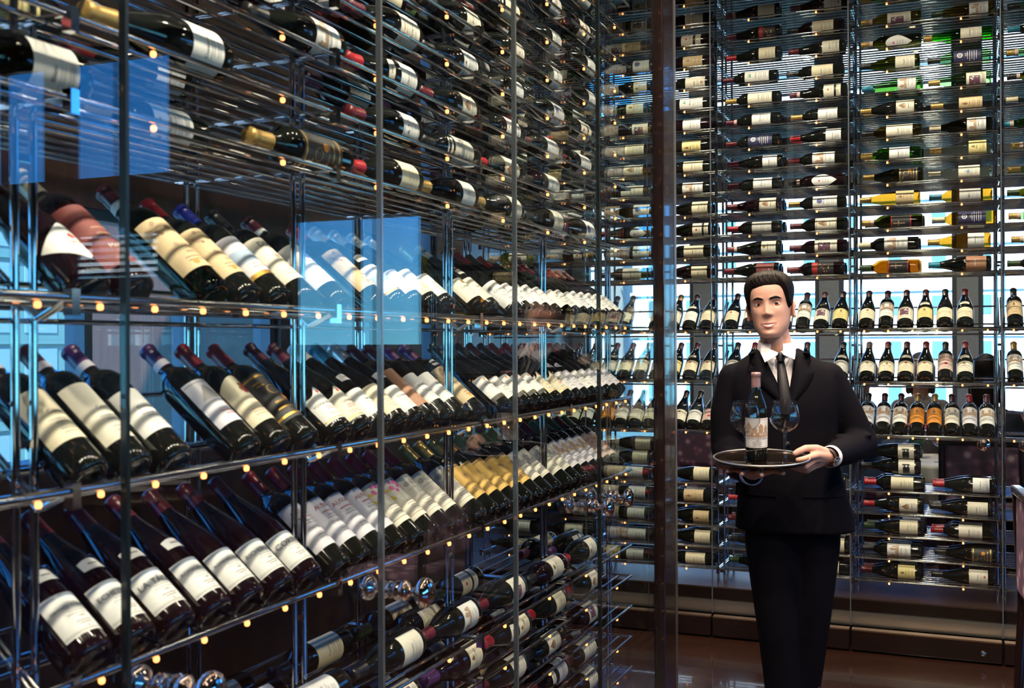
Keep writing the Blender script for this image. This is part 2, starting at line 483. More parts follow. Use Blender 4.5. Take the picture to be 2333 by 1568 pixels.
# ------------------------------------------------------------------ glass cabinets
GX = -1.07      # side door glass
GY = 5.84       # back door glass
def knob_mesh(s=1.0):
    b = MB()
    b.lathe([(0, 0), (0.020 * s, 0), (0.021 * s, 0.004 * s), (0.017 * s, 0.008 * s), (0.017 * s, 0.013 * s), (0.021 * s, 0.016 * s), (0.0205 * s, 0.022 * s), (0.014 * s, 0.027 * s),
             (0.009 * s, 0.031 * s), (0.0085 * s, 0.040 * s), (0.012 * s, 0.045 * s), (0.022 * s, 0.050 * s), (0.0295 * s, 0.057 * s), (0.031 * s, 0.064 * s), (0.0285 * s, 0.071 * s), (0.020 * s, 0.077 * s), (0.009 * s, 0.080 * s), (0, 0.0805 * s)], 28)
    return b.mesh('knob', [M['bronze_chrome']])
KN = knob_mesh(); KNI = knob_mesh(0.85)
def face_mat(axis):            # knob axis local z -> world axis
    return {'+x': Matrix.Rotation(math.pi / 2, 4, 'Y'), '-x': Matrix.Rotation(-math.pi / 2, 4, 'Y'), '-y': Matrix.Rotation(math.pi / 2, 4, 'X'), '+y': Matrix.Rotation(-math.pi / 2, 4, 'X')}[axis]

DOOR_SEAMS = [0.477, 1.191, 1.908, 2.616, 3.321, 4.030]
KNOBS = {1: (1.285, ), 2: (1.962, ), 3: (3.20, ), 4: (3.415, )}
dlabels = ['glass door at the picture\'s near edge, cut by the frame', 'second glass door with a dark edge and low knob', 'third glass door with a grey edge and a single large round knob',
           'fourth glass door whose round knob sits by its far edge', 'last glass door beside the wooden post']
for i in range(5):
    a, b = DOOR_SEAMS[i], DOOR_SEAMS[i + 1]
    r = empty('glass_door', (GX, a, 0.10))
    tag(r, dlabels[i], 'glass door', 'glass doors of the side cabinet')
    p = MB(); p.cbox(-0.005, 0.005, 0.0035, b - a - 0.0035, 0, 3.7, 0.0015); obj('pane', p, M['pane'], r)
    e = MB(); e.box(-0.006, 0.006, -0.003, 0.0034, 0, 3.7); obj('edge_strip', e, M['gasket'] if i in (1, 4) else M['gasket_grey'], r)
    for y in KNOBS.get(i, ()):
        link('knob', KN, r, Matrix.Translation((0.006, y - a, 0.98)) @ face_mat('+x'))
        link('inner_knob', KNI, r, Matrix.Translation((-0.006, y - a, 0.98)) @ face_mat('-x'))
# corner post of the side cabinet
r = empty('corner_post', (-1.06, 4.03, 0))
tag(r, 'tall dark wooden corner post with a lacquered edge and metal strip', 'post')
p = MB(); p.cbox(-0.023, 0.020, 0.002, 0.165, 0, CEIL_M, 0.005); obj('wood_post', p, M['wenge'], r)
p = MB(); p.box(-0.015, 0.0215, 0.166, 0.195, 0, CEIL_M); obj('metal_strip', p, M['steel'], r)
p = MB(); p.box(-0.75, -0.024, 0.155, 0.163, 0.10, 3.8)
o = obj('end_pane', p, M['pane']); o.location = (-1.06, 4.03, 0); tag(o, 'fixed end glass of the side cabinet behind the wooden post', 'glass panel')
# side cabinet base with its pale floor
r = empty('cabinet_base', (-1.46, 1.6, 0)); tag(r, 'low dark base with a pale floor under the side rack', 'cabinet base')
p = MB(); p.box(-0.38, 0.43, -2.2, 2.42, 0.0, 0.09); obj('plinth', p, M['wenge_h'], r)
p = MB(); p.box(-0.37, 0.37, -2.19, 2.41, 0.0905, 0.11); obj('floor_board', p, M['pale_floor'], r)

# back cabinet doors, kick panels and plinth
bseams = [-2.673, -1.9595, -1.246, -0.5325, 0.181, 0.8945]
lockpos = {1: -1.20, 3: 0.09}
for i in range(5):
    a, b = bseams[i], bseams[i + 1]
    r = empty('glass_door', (a, GY, 0.13))
    tag(r, 'tall clear glass door of the back wall rack, %s from the frame edge' % ORD[5 - i], 'glass door', 'glass doors of the back rack')
    p = MB(); p.cbox(0.003, b - a - 0.003, -0.005, 0.005, 0, 3.7, 0.0015); obj('pane', p, M['pane'], r)
    e = MB(); e.box(-0.0028, 0.0028, -0.0055, 0.0055, 0, 3.7); obj('edge_strip', e, M['gasket_grey'], r)
    if i in (3, 4):
        kx = b - a - 0.085 if i == 3 else 0.10
        for kz in ((1.08, ) if i == 3 else (1.08, 0.80)):
            link('knob', KN, r, Matrix.Translation((kx, -0.006, kz - 0.13)) @ face_mat('-y'))
    k = empty('kick_panel', (a, GY, 0.0))
    tag(k, 'glossy dark wooden kick panel under the back rack, %s from the frame edge' % ORD[5 - i], 'kick panel', 'kick panels of the back rack')
    p = MB(); p.cbox(0.006, b - a - 0.006, -0.03, 0.02, 0.012, 0.108, 0.002); obj('board', p, M['wenge_h'], k)
    p = MB(); p.box(0.006, b - a - 0.006, -0.031, 0.02, 0.109, 0.116); obj('top_edge', p, M['edge_metal'], k)
    if i in (1, 3):
        lk = MB(); lk.lathe([(0, 0.006), (0.006, 0.006), (0.006, 0.004), (0.011, 0.004), (0.0135, 0.002), (0.0135, 0)], 20, axis='Z')
        link('lock', lk.mesh('lock', [M['chrome']]), k, Matrix.Translation(((0.07 if i == 1 else b - a - 0.09), -0.0305, 0.055)) @ face_mat('-y'))
r = empty('rack_plinth', (-0.9, 6.2, 0)); tag(r, 'dark wooden plinth with a steel foot strip under the back rack', 'plinth')
p = MB(); p.box(-1.80, 1.82, -0.29, 0.36, 0.0, 0.245); obj('plinth', p, M['wenge_h'], r)
p = MB(); p.box(-1.77, 1.80, -0.30, -0.291, 0.118, 0.185); obj('foot_strip', p, M['steel'], r)
p = MB(); p.box(-1.78, 1.81, -0.285, 0.355, 0.2455, 0.252); obj('top_board', p, M['dark_wood'], r)
# ------------------------------------------------------------------ wine bottles
INK = {
    'ink': (0.05, 0.045, 0.05), 'grey': (0.30, 0.29, 0.30), 'red': (0.45, 0.03, 0.03), 'gold': (0.55, 0.33, 0.07), 'blue': (0.06, 0.08, 0.30), 'skyblue': (0.35, 0.45, 0.62),
    'green': (0.05, 0.32, 0.10), 'pink': (0.75, 0.15, 0.42), 'brown': (0.24, 0.13, 0.07), 'sepia': (0.45, 0.30, 0.20), 'orange': (0.72, 0.25, 0.03), 'plum': (0.14, 0.06, 0.11),
    'black': (0.012, 0.012, 0.014), 'white': (0.80, 0.78, 0.76), 'yellow': (0.75, 0.55, 0.10)}
PAPER = {'white': (0.78, 0.77, 0.76), 'lavender': (0.68, 0.66, 0.74), 'cream': (0.76, 0.68, 0.50), 'ivory': (0.76, 0.71, 0.60), 'yellow': (0.74, 0.62, 0.28), 'tan': (0.62, 0.47, 0.28),
         'gold': (0.60, 0.38, 0.10), 'orange': (0.70, 0.26, 0.03), 'maroon': (0.22, 0.05, 0.05), 'black': (0.02, 0.02, 0.024), 'grey': (0.50, 0.49, 0.48), 'navy': (0.03, 0.03, 0.10), 'rust': (0.42, 0.20, 0.12),
         'pinkish': (0.66, 0.48, 0.44)}
inkm = {}
def INKM(k):
    if k not in inkm:
        inkm[k] = pmat('print_' + k, INK[k], 0.45 if k != 'gold' else 0.3, 0.7 if k == 'gold' else 0.0)
    return inkm[k]
papm = {}
def PAPM(k):
    if k not in papm:
        papm[k] = pmat('paper_' + k, PAPER[k], 0.55, 0.35 if k == 'gold' else 0, noise=(90, 0.05, (1, 1, 1)))
    return papm[k]
CAPC = {'red': (0.36, 0.015, 0.025), 'dark red': (0.13, 0.012, 0.02), 'burgundy': (0.09, 0.012, 0.03), 'purple': (0.10, 0.03, 0.14), 'blue': (0.02, 0.03, 0.30), 'black': (0.012, 0.012, 0.014),
        'gold': (0.50, 0.32, 0.10), 'white': (0.62, 0.62, 0.62), 'orange': (0.62, 0.16, 0.03), 'green': (0.03, 0.06, 0.025), 'silver': (0.6, 0.6, 0.6), 'teal': (0.02, 0.20, 0.32), 'cream': (0.60, 0.52, 0.38), 'rose': (0.42, 0.25, 0.26)}
capm = {k: pmat('capsule_' + k.replace(' ', '_'), c, 0.28, 0.5 if k in ('gold', 'silver', 'rose') else 0.0, coat=0.2) for k, c in CAPC.items()}
GLS = {'dark': pmat('dark_bottle_glass', (0.006, 0.007, 0.006), 0.05, spec=0.6),
       'plum': pmat('dark_plum_bottle_glass', (0.009, 0.003, 0.005), 0.05, spec=0.6),
       'olive': clearmat('olive_bottle_glass', (0.16, 0.16, 0.02), 1.5, 0.02),
       'green': clearmat('bright_green_bottle_glass', (0.10, 0.50, 0.04), 1.5, 0.02),
       'pale green': clearmat('pale_green_bottle_glass', (0.50, 0.68, 0.40), 1.5, 0.02),
       'amber': clearmat('amber_bottle_glass', (0.62, 0.42, 0.10), 1.5, 0.02),
       'clear': clearmat('clear_bottle_glass', (0.80, 0.84, 0.78), 1.5, 0.02)}
SHAPE = {
    'bordeaux': dict(prof=[(0, 0.012), (0.02, 0.006), (0.030, 0.0), (0.0355, 0.002), (0.0375, 0.008), (0.0378, 0.02), (0.0380, 0.184), (0.0372, 0.196), (0.0335, 0.209), (0.0265, 0.219), (0.0195, 0.227), (0.0158, 0.236),
                           (0.0146, 0.25), (0.0143, 0.288), (0.0156, 0.290), (0.0156, 0.298), (0.0125, 0.300), (0, 0.300)], R=0.0380, z0=0.055, z1=0.155, cap=(0.240, 0.0162), H=0.300),
    'burgundy': dict(prof=[(0, 0.014), (0.022, 0.007), (0.033, 0.0), (0.039, 0.002), (0.0412, 0.009), (0.0416, 0.02), (0.0416, 0.118), (0.0402, 0.140), (0.0360, 0.165), (0.0300, 0.190), (0.0238, 0.213), (0.0190, 0.233),
                           (0.0160, 0.252), (0.0148, 0.270), (0.0146, 0.288), (0.0158, 0.290), (0.0158, 0.297), (0.0128, 0.299), (0, 0.299)], R=0.0416, z0=0.030, z1=0.108, cap=(0.243, 0.0175), H=0.299),
    'flute': dict(prof=[(0, 0.012), (0.02, 0.006), (0.030, 0.0), (0.0345, 0.002), (0.0362, 0.008), (0.0365, 0.02), (0.0365, 0.150), (0.0345, 0.180), (0.0300, 0.213), (0.0245, 0.245), (0.0190, 0.275), (0.0155, 0.298),
                        (0.0143, 0.315), (0.0156, 0.317), (0.0156, 0.326), (0.0125, 0.328), (0, 0.328)], R=0.0365, z0=0.050, z1=0.140, cap=(0.285, 0.0178), H=0.328),
}
bodies = {}
def body_mesh(shape, glass):
    k = (shape, glass)
    if k not in bodies:
        b = MB(); b.lathe(SHAPE[shape]['prof'], 28); bodies[k] = b.mesh('bottle_glass', [GLS[glass]])
    return bodies[k]
caps = {}
def prof_r(shape, z):
    pr = SHAPE[shape]['prof']
    for (r0, z0), (r1, z1) in zip(pr[2:-1], pr[3:]):
        if z0 <= z <= z1 and z1 > z0: return r0 + (r1 - r0) * (z - z0) / (z1 - z0)
    return 0.0145
def cap_mesh(shape, col):
    k = (shape, col)
    if k not in caps:
        z0, _ = SHAPE[shape]['cap']; H = SHAPE[shape]['H']; b = MB()
        pts = [(prof_r(shape, z0) + 0.0003, z0)]
        for t in (0.25, 0.5, 0.75): z = z0 + (H - 0.012 - z0) * t; pts.append((prof_r(shape, z) + 0.0007, z))
        pts += [(0.0150, H - 0.012), (0.0164, H - 0.010), (0.0166, H - 0.003), (0.0150, H + 0.0006), (0.0, H + 0.001)]
        b.lathe(pts, 20)
        # embossed band
        b.lathe([(prof_r(shape, z0 + 0.008) + 0.0009, z0 + 0.006), (prof_r(shape, z0 + 0.01) + 0.0012, z0 + 0.008), (prof_r(shape, z0 + 0.012) + 0.0009, z0 + 0.010)], 20)
        caps[k] = b.mesh('capsule', [capm[col]])
    return caps[k]

txt_cache = {}
def text_mesh(t):
    if t not in txt_cache:
        cu = bpy.data.curves.new('txt', 'FONT'); cu.body = t; cu.align_x = 'CENTER'; cu.align_y = 'CENTER'; cu.resolution_u = 2; cu.size = 1.0
        o = bpy.data.objects.new('txt', cu)
        me = o.to_mesh()
        vs = [v.co.copy() for v in me.vertices]; fs = [list(p.vertices) for p in me.polygons]
        o.to_mesh_clear(); bpy.data.objects.remove(o); bpy.data.curves.remove(cu)
        w = (max(v.x for v in vs) - min(v.x for v in vs)) if vs else 1
        txt_cache[t] = (vs, fs, w)
    return txt_cache[t]

class LabelB:
    """a paper label wrapped on a bottle; u in -1..1 across, v in 0..1 up; print sits proud of the paper"""
    def __init__(self, R, w, z0, z1, paper, rfun=None):
        self.R = R; self.w = w; self.z0 = z0; self.z1 = z1; self.h = z1 - z0; self.mb = MB(); self.mats = [PAPM(paper)]; self.rfun = rfun
    def slot(self, ink):
        m = INKM(ink)
        if m not in self.mats: self.mats.append(m)
        return self.mats.index(m)
    def pt(self, s, z, off):
        R = (self.rfun(z) if self.rfun else self.R)
        a = s / max(R, 0.01)
        return ((R + off) * math.sin(a), -(R + off) * math.cos(a), z)
    def fill(self, s0, s1, lo, hi, mat, off, nmin=1):
        n = max(nmin, int(math.ceil(abs(s1 - s0) / 0.0055)))
        vs = []; fs = []
        for i in range(n + 1):
            s = s0 + (s1 - s0) * i / n
            vs += [self.pt(s, lo(s), off), self.pt(s, hi(s), off)]
        for i in range(n): fs.append((2 * i, 2 * i + 2, 2 * i + 3, 2 * i + 1))
        self.mb.add(vs, fs, mat, True)
    def paper(self, shape='rect'):
        w, z0, z1, h = self.w, self.z0, self.z1, self.h
        if shape == 'rect': lo = lambda s: z0; hi = lambda s: z1
        elif shape == 'arch': lo = lambda s: z0; hi = lambda s: z1 - h * 0.20 * (2 * s / w) ** 2
        elif shape == 'bump': lo = lambda s: z0; hi = lambda s: z1 - h * 0.25 * (1 - math.exp(-(s / (w * 0.16)) ** 2))
        elif shape == 'diamond': lo = lambda s: z0 + h * 0.5 * abs(2 * s / w); hi = lambda s: z1 - h * 0.5 * abs(2 * s / w)
        elif shape == 'fan': lo = lambda s: z0 + h * 0.55 * abs(2 * s / w) ; hi = lambda s: z1 - h * 0.45 * abs(2 * s / w) ** 2
        elif shape == 'oval': lo = lambda s: (z0 + z1) / 2 - h / 2 * math.sqrt(max(0, 1 - (2 * s / w) ** 2)); hi = lambda s: (z0 + z1) / 2 + h / 2 * math.sqrt(max(0, 1 - (2 * s / w) ** 2))
        else: lo = lambda s: z0; hi = lambda s: z1
        self.fill(-w / 2, w / 2, lo, hi, 0, 0.0003, 12)
    def S(self, u): return u * self.w / 2
    def Z(self, v): return self.z0 + v * self.h
    def rect(self, u0, u1, v0, v1, ink):
        a, b = self.Z(v0), self.Z(v1); self.fill(self.S(u0), self.S(u1), lambda s: a, lambda s: b, self.slot(ink), 0.0005)
    def tri(self, u0, u1, v0, v1, ink):
        a, b = self.Z(v0), self.Z(v1); c = (self.S(u0) + self.S(u1)) / 2; hw = abs(self.S(u1) - self.S(u0)) / 2
        self.fill(self.S(u0), self.S(u1), lambda s: a, lambda s: a + (b - a) * (1 - abs(s - c) / hw), self.slot(ink), 0.0005, 4)
    def disc(self, u, v, r, ink, off=0.0006):
        c, zc = self.S(u), self.Z(v)
        self.fill(c - r, c + r, lambda s: zc - math.sqrt(max(0, r * r - (s - c) ** 2)), lambda s: zc + math.sqrt(max(0, r * r - (s - c) ** 2)), self.slot(ink), off, 8)
    def ring(self, u, v, r, t, ink):
        c, zc = self.S(u), self.Z(v); n = 20; vs = []; fs = []
        for i in range(n):
            a = 2 * math.pi * i / n
            vs += [self.pt(c + r * math.cos(a), zc + r * math.sin(a), 0.0006), self.pt(c + (r - t) * math.cos(a), zc + (r - t) * math.sin(a), 0.0006)]
        for i in range(n): j = (i + 1) % n; fs.append((2 * i, 2 * j, 2 * j + 1, 2 * i + 1))
        self.mb.add(vs, fs, self.slot(ink), True)
    def kite(self, u, v, r, ink):
        c, zc = self.S(u), self.Z(v)
        self.fill(c - r, c + r, lambda s: zc - (r - abs(s - c)), lambda s: zc + (r - abs(s - c)), self.slot(ink), 0.0006, 4)
    def swirl(self, u, v, r, ink, t=0.0012, turns=2.2):
        c, zc = self.S(u), self.Z(v); n = 36; vs = []; fs = []
        for i in range(n + 1):
            q = i / n; a = q * turns * 2 * math.pi; rr = r * (0.12 + 0.88 * q)
            vs += [self.pt(c + (rr - t / 2) * math.cos(a), zc + (rr - t / 2) * math.sin(a), 0.0006), self.pt(c + (rr + t / 2) * math.cos(a), zc + (rr + t / 2) * math.sin(a), 0.0006)]
        for i in range(n): fs.append((2 * i, 2 * i + 1, 2 * i + 3, 2 * i + 2))
        self.mb.add(vs, fs, self.slot(ink), True)
    def text(self, t, v, size, ink, u=0.0, maxw=0.86):
        vs, fs, w = text_mesh(t)
        k = min(size, maxw * self.w / max(w, 0.01))
        s0, zc = self.S(u), self.Z(v)
        self.mb.add([self.pt(s0 + p.x * k, zc + p.y * k, 0.0007) for p in vs], fs, self.slot(ink))
    def fine(self, v0, nl, dv, ln, ink='grey', u=0.0):
        rnd = random.Random(int(v0 * 1000) + nl)
        for i in range(nl):
            L = ln * (0.6 + 0.4 * rnd.random()); v = v0 - dv * i
            self.rect(u - L, u + L, v - 0.008, v + 0.010, ink)
    def done(self): return self.mb.mesh('label', self.mats)

# each style: paper, width, v-range trims, shape and print
def st_domaine(name):
    def f(L):
        L.paper(); L.rect(-0.97, 0.97, 0.90, 0.955, 'skyblue'); L.rect(-0.97, 0.97, 0.045, 0.058, 'ink'); L.rect(-0.97, 0.97, 0.085, 0.092, 'ink')
        L.text(name, 0.66, 0.0185, 'ink', maxw=0.84); L.fine(0.53, 2, 0.07, 0.52, 'grey'); L.text('1999', 0.37, 0.006, 'ink'); L.fine(0.27, 2, 0.06, 0.34, 'ink'); L.kite(0, 0.125, 0.0022, 'grey')
    return f
def st_plain(name, ink='ink', fine='grey', emb=None):
    def f(L):
        L.paper()
        if emb == 'disc': L.disc(0, 0.80, 0.007, 'gold'); L.ring(0, 0.80, 0.0085, 0.0006, 'brown')
        elif emb == 'reddisc': L.disc(0.0, 0.80, 0.007, 'red')
        elif emb == 'kite': L.kite(0, 0.80, 0.0085, 'red')
        elif emb == 'crest': L.tri(-0.16, 0.16, 0.70, 0.90, 'brown'); L.rect(-0.1, 0.1, 0.64, 0.74, 'brown')
        elif emb == 'bluedisc': L.disc(0.1, 0.72, 0.014, 'blue'); L.ring(0.1, 0.72, 0.017, 0.0012, 'gold')
        elif emb == 'bow': L.tri(-0.2, 0.0, 0.74, 0.9, 'green'); L.tri(0.0, 0.2, 0.74, 0.9, 'green')
        elif emb == 'bug': L.disc(0.1, 0.18, 0.005, 'red'); L.rect(0.0, 0.2, 0.16, 0.20, 'red')
        elif emb == 'dolphin': L.tri(-0.2, 0.25, 0.45, 0.75, 'skyblue'); L.disc(0.05, 0.5, 0.006, 'skyblue')
        L.text(name, 0.55, 0.011, ink); L.fine(0.40, 2, 0.075, 0.5, fine); L.fine(0.20, 2, 0.07, 0.35, fine)
    return f
def st_castle(name, ink='sepia', text2='', top=None):
    def f(L):
        L.paper()
        L.rect(-0.75, 0.75, 0.50, 0.62, ink); L.rect(-0.60, -0.30, 0.5, 0.74, ink); L.tri(-0.68, -0.22, 0.74, 0.92, ink); L.rect(0.15, 0.42, 0.5, 0.78, ink); L.tri(0.08, 0.5, 0.78, 0.93, ink)
        L.rect(0.50, 0.68, 0.5, 0.68, ink); L.tri(0.45, 0.74, 0.68, 0.82, ink); L.rect(-0.2, 0.1, 0.55, 0.66, ink)
        for u in (-0.5, -0.05, 0.25, 0.57): L.rect(u - 0.05, u + 0.05, 0.54, 0.60, 'white')
        L.rect(-0.92, 0.92, 0.955, 0.962, ink); L.rect(-0.92, 0.92, 0.04, 0.047, ink)
        L.text(name, 0.40, 0.0085, 'ink'); 
        if text2: L.text(text2, 0.30, 0.007, 'ink')
        L.fine(0.22, 2, 0.06, 0.55, 'grey')
    return f
def st_mural(name, ink='brown'):
    def f(L):
        L.paper()
        rnd = random.Random(3)
        for k in range(14): L.disc(rnd.uniform(-0.8, 0.8), rnd.uniform(0.45, 0.92), rnd.uniform(0.002, 0.006), 'sepia' if k % 3 else ink, 0.0005 + 0.00002 * k)
        L.text(name, 0.30, 0.008, 'brown'); L.fine(0.2, 2, 0.06, 0.5, 'brown'); L.disc(-0.2, 0.10, 0.006, 'orange')
    return f
def st_pink(L):
    L.paper('rect'); rnd = random.Random(9)
    for k in range(12): L.disc(rnd.uniform(-0.5, 0.45), rnd.uniform(0.66, 0.95), 0.0055, 'pink', 0.0005 + 0.00003 * k)
    for k in range(5): L.disc(rnd.uniform(-0.9, -0.5), rnd.uniform(0.55, 0.85), 0.004, 'yellow', 0.0005 + 0.00003 * k)
    for k in range(3): L.disc(rnd.uniform(0.3, 0.8), rnd.uniform(0.5, 0.7), 0.004, 'orange', 0.0006 + 0.00003 * k)
    L.rect(-1, 1, 0.10, 0.115, 'brown'); L.fine(0.40, 4, 0.06, 0.6, 'grey')
def st_swirl(L):
    L.paper('rect'); L.swirl(-0.15, 0.82, 0.013, 'ink'); L.swirl(0.45, 0.80, 0.009, 'ink'); L.swirl(-0.65, 0.80, 0.008, 'ink'); L.rect(-0.8, 0.8, 0.66, 0.672, 'grey')
    L.ring(0.1, 0.50, 0.007, 0.0006, 'red'); L.fine(0.36, 4, 0.06, 0.6, 'grey'); L.rect(-1, 1, 0.08, 0.09, 'grey')
def st_redwords(name):
    def f(L):
        L.paper(); L.text(name, 0.80, 0.016, 'red', maxw=0.8); L.rect(-0.5, 0.5, 0.66, 0.68, 'red'); L.text('CHATEAU', 0.40, 0.010, 'ink'); L.fine(0.58, 2, 0.06, 0.5, 'grey'); L.fine(0.24, 2, 0.06, 0.4, 'grey')
    return f
def st_petr(L):
    L.paper(); rnd = random.Random(4)
    for k in range(9): L.disc(rnd.uniform(-0.8, 0.8), rnd.uniform(0.72, 0.95), 0.0045, 'sepia', 0.0005 + 0.00003 * k)
    L.text('METIS', 0.58, 0.014, 'red'); L.disc(0, 0.36, 0.009, 'red'); L.fine(0.18, 2, 0.06, 0.5, 'grey')
def st_goldblack(L):
    L.paper(); L.rect(-0.95, 0.95, 0.92, 0.96, 'gold'); L.rect(-0.95, 0.95, 0.06, 0.10, 'gold'); L.ring(0, 0.62, 0.013, 0.0015, 'gold'); L.disc(0.35, 0.45, 0.009, 'orange')
    L.text('GRAND VIN', 0.36, 0.008, 'gold'); L.rect(-0.6, 0.6, 0.22, 0.25, 'gold'); L.rect(-0.7, -0.3, 0.80, 0.83, 'gold'); L.rect(-0.6, -0.2, 0.74, 0.76, 'gold')
def st_goldgold(L):
    L.paper(); L.ring(0, 0.62, 0.013, 0.0012, 'brown'); L.disc(0, 0.62, 0.008, 'brown'); L.text('CHATEAU', 0.36, 0.008, 'brown'); L.fine(0.26, 3, 0.06, 0.5, 'brown'); L.rect(-0.95, 0.95, 0.92, 0.95, 'brown')
def st_leaf(L):
    L.paper('arch')
    for u, v, r in ((0.05, 0.74, 0.008), (-0.08, 0.70, 0.006), (0.18, 0.70, 0.006), (0.05, 0.64, 0.006), (-0.02, 0.79, 0.005), (0.15, 0.79, 0.005)): L.disc(u, v, r, 'red' if u > 0 else 'brown')
    L.text('Chene', 0.38, 0.010, 'brown'); L.fine(0.26, 3, 0.06, 0.55, 'sepia')
def st_triangle(L):
    L.paper(); L.tri(-0.7, 0.3, 0.55, 0.90, 'grey'); L.rect(-0.95, 0.95, 0.93, 0.95, 'grey'); L.disc(0.3, 0.42, 0.008, 'sepia'); L.fine(0.25, 2, 0.07, 0.5, 'red')
def st_dixon(L):
    L.paper(); L.text('DIXI', 0.84, 0.020, 'ink', maxw=0.9); L.disc(0, 0.54, 0.006, 'sepia'); L.disc(0.3, 0.30, 0.007, 'red'); L.fine(0.2, 2, 0.07, 0.5, 'grey')
def st_lavblock(L):
    L.paper(); L.rect(-1, 1, 0.36, 0.66, 'skyblue'); L.rect(-1, 1, 0.0, 0.09, 'gold'); L.fine(0.28, 2, 0.07, 0.5, 'grey')
def st_reddiamond(L):
    L.paper('diamond'); L.kite(0.05, 0.62, 0.008, 'red'); L.text('Canto', 0.46, 0.010, 'red', maxw=0.6)
def st_maroon(L):
    L.paper(); L.text('MASS', 0.28, 0.012, 'white'); L.fine(0.6, 2, 0.1, 0.4, 'sepia')
def st_chamb(name):
    def f(L):
        L.paper(); L.text(name, 0.60, 0.013, 'ink'); L.disc(-0.72, 0.78, 0.006, 'grey'); L.ring(-0.72, 0.78, 0.0075, 0.0006, 'ink'); L.text('GRAND CRU', 0.46, 0.006, 'ink'); L.fine(0.36, 2, 0.06, 0.6, 'grey'); L.fine(0.18, 2, 0.06, 0.45, 'ink'); L.disc(0, 0.86, 0.004, 'gold')
    return f
def st_lion(name):
    def f(L):
        L.paper(); L.text(name, 0.64, 0.010, 'ink'); L.disc(-0.2, 0.86, 0.0045, 'orange'); L.fine(0.50, 2, 0.06, 0.45, 'grey'); L.rect(-1, 1, 0.0, 0.15, 'black'); L.text('LIONEL', 0.075, 0.009, 'gold')
    return f
def st_bump(name):
    def f(L):
        L.paper('bump'); L.disc(0, 0.86, 0.005, 'red'); L.text(name, 0.50, 0.010, 'ink'); L.fine(0.38, 2, 0.06, 0.5, 'red'); L.rect(-1, 1, 0.04, 0.07, 'gold'); L.fine(0.2, 2, 0.05, 0.5, 'grey')
    return f
def st_cave(L):
    L.paper(); L.text('CAYU', 0.62, 0.020, 'white', maxw=0.95); L.text('BA', 0.28, 0.020, 'white')
def st_hook(L):
    L.paper(); L.rect(-0.9, -0.05, 0.30, 0.72, 'black'); L.disc(0.05, 0.5, 0.012, 'black'); L.disc(0.05, 0.5, 0.005, 'white', 0.0008); L.rect(0.1, 0.3, 0.3, 0.75, 'black')
def st_picture(paper_ink='brown'):
    def f(L):
        L.paper(); L.rect(-0.6, 0.35, 0.30, 0.85, 'plum'); rnd = random.Random(5)
        for k in range(6): L.disc(rnd.uniform(-0.5, 0.25), rnd.uniform(0.4, 0.78), 0.004, 'sepia' if k % 2 else 'white', 0.0007 + 0.00003 * k)
        L.fine(0.8, 5, 0.09, 0.14, 'grey', u=0.66); L.fine(0.18, 2, 0.07, 0.6, 'grey')
    return f
def st_crestbig(L):
    L.paper(); L.tri(-0.35, 0.35, 0.55, 0.9, 'brown'); L.rect(-0.28, 0.28, 0.45, 0.62, 'sepia'); L.rect(-0.95, 0.95, 0.93, 0.955, 'gold'); L.rect(-0.95, 0.95, 0.04, 0.065, 'gold'); L.text('RESERVE', 0.30, 0.009, 'ink'); L.fine(0.2, 2, 0.06, 0.5, 'grey')
def st_fanw(L):
    L.paper('fan'); L.disc(-0.05, 0.7, 0.006, 'pink'); L.fine(0.55, 3, 0.1, 0.3, 'grey')
def st_band2(L):
    L.paper(); L.rect(-1, 1, 0.27, 0.40, 'black'); L.disc(0.0, 0.74, 0.006, 'red'); L.text('Cuvee', 0.56, 0.009, 'ink'); L.fine(0.18, 2, 0.07, 0.5, 'gold')
def st_sunflower(L):
    L.paper(); L.ring(-0.0, 0.78, 0.013, 0.005, 'white'); L.disc(0, 0.78, 0.005, 'skyblue'); L.fine(0.5, 5, 0.08, 0.7, 'white'); L.text('N 8', 0.56, 0.010, 'white')
def st_figure(L):
    L.paper(); L.rect(-1, 1, 0.95, 1.0, 'red'); L.rect(-1, 1, 0.0, 0.05, 'red'); L.rect(-0.06, 0.06, 0.3, 0.8, 'sepia'); L.disc(0, 0.84, 0.004, 'sepia'); L.rect(-0.3, 0.3, 0.6, 0.64, 'sepia')
def st_dots(L):
    L.paper(); rnd = random.Random(11)
    for k in range(14): L.disc(rnd.uniform(-0.5, 0.6), rnd.uniform(0.2, 0.62), 0.0032, ('orange', 'red', 'blue', 'yellow')[k % 4], 0.0006 + 0.00003 * k)
    L.rect(-1, 1, 0.72, 0.95, 'red')

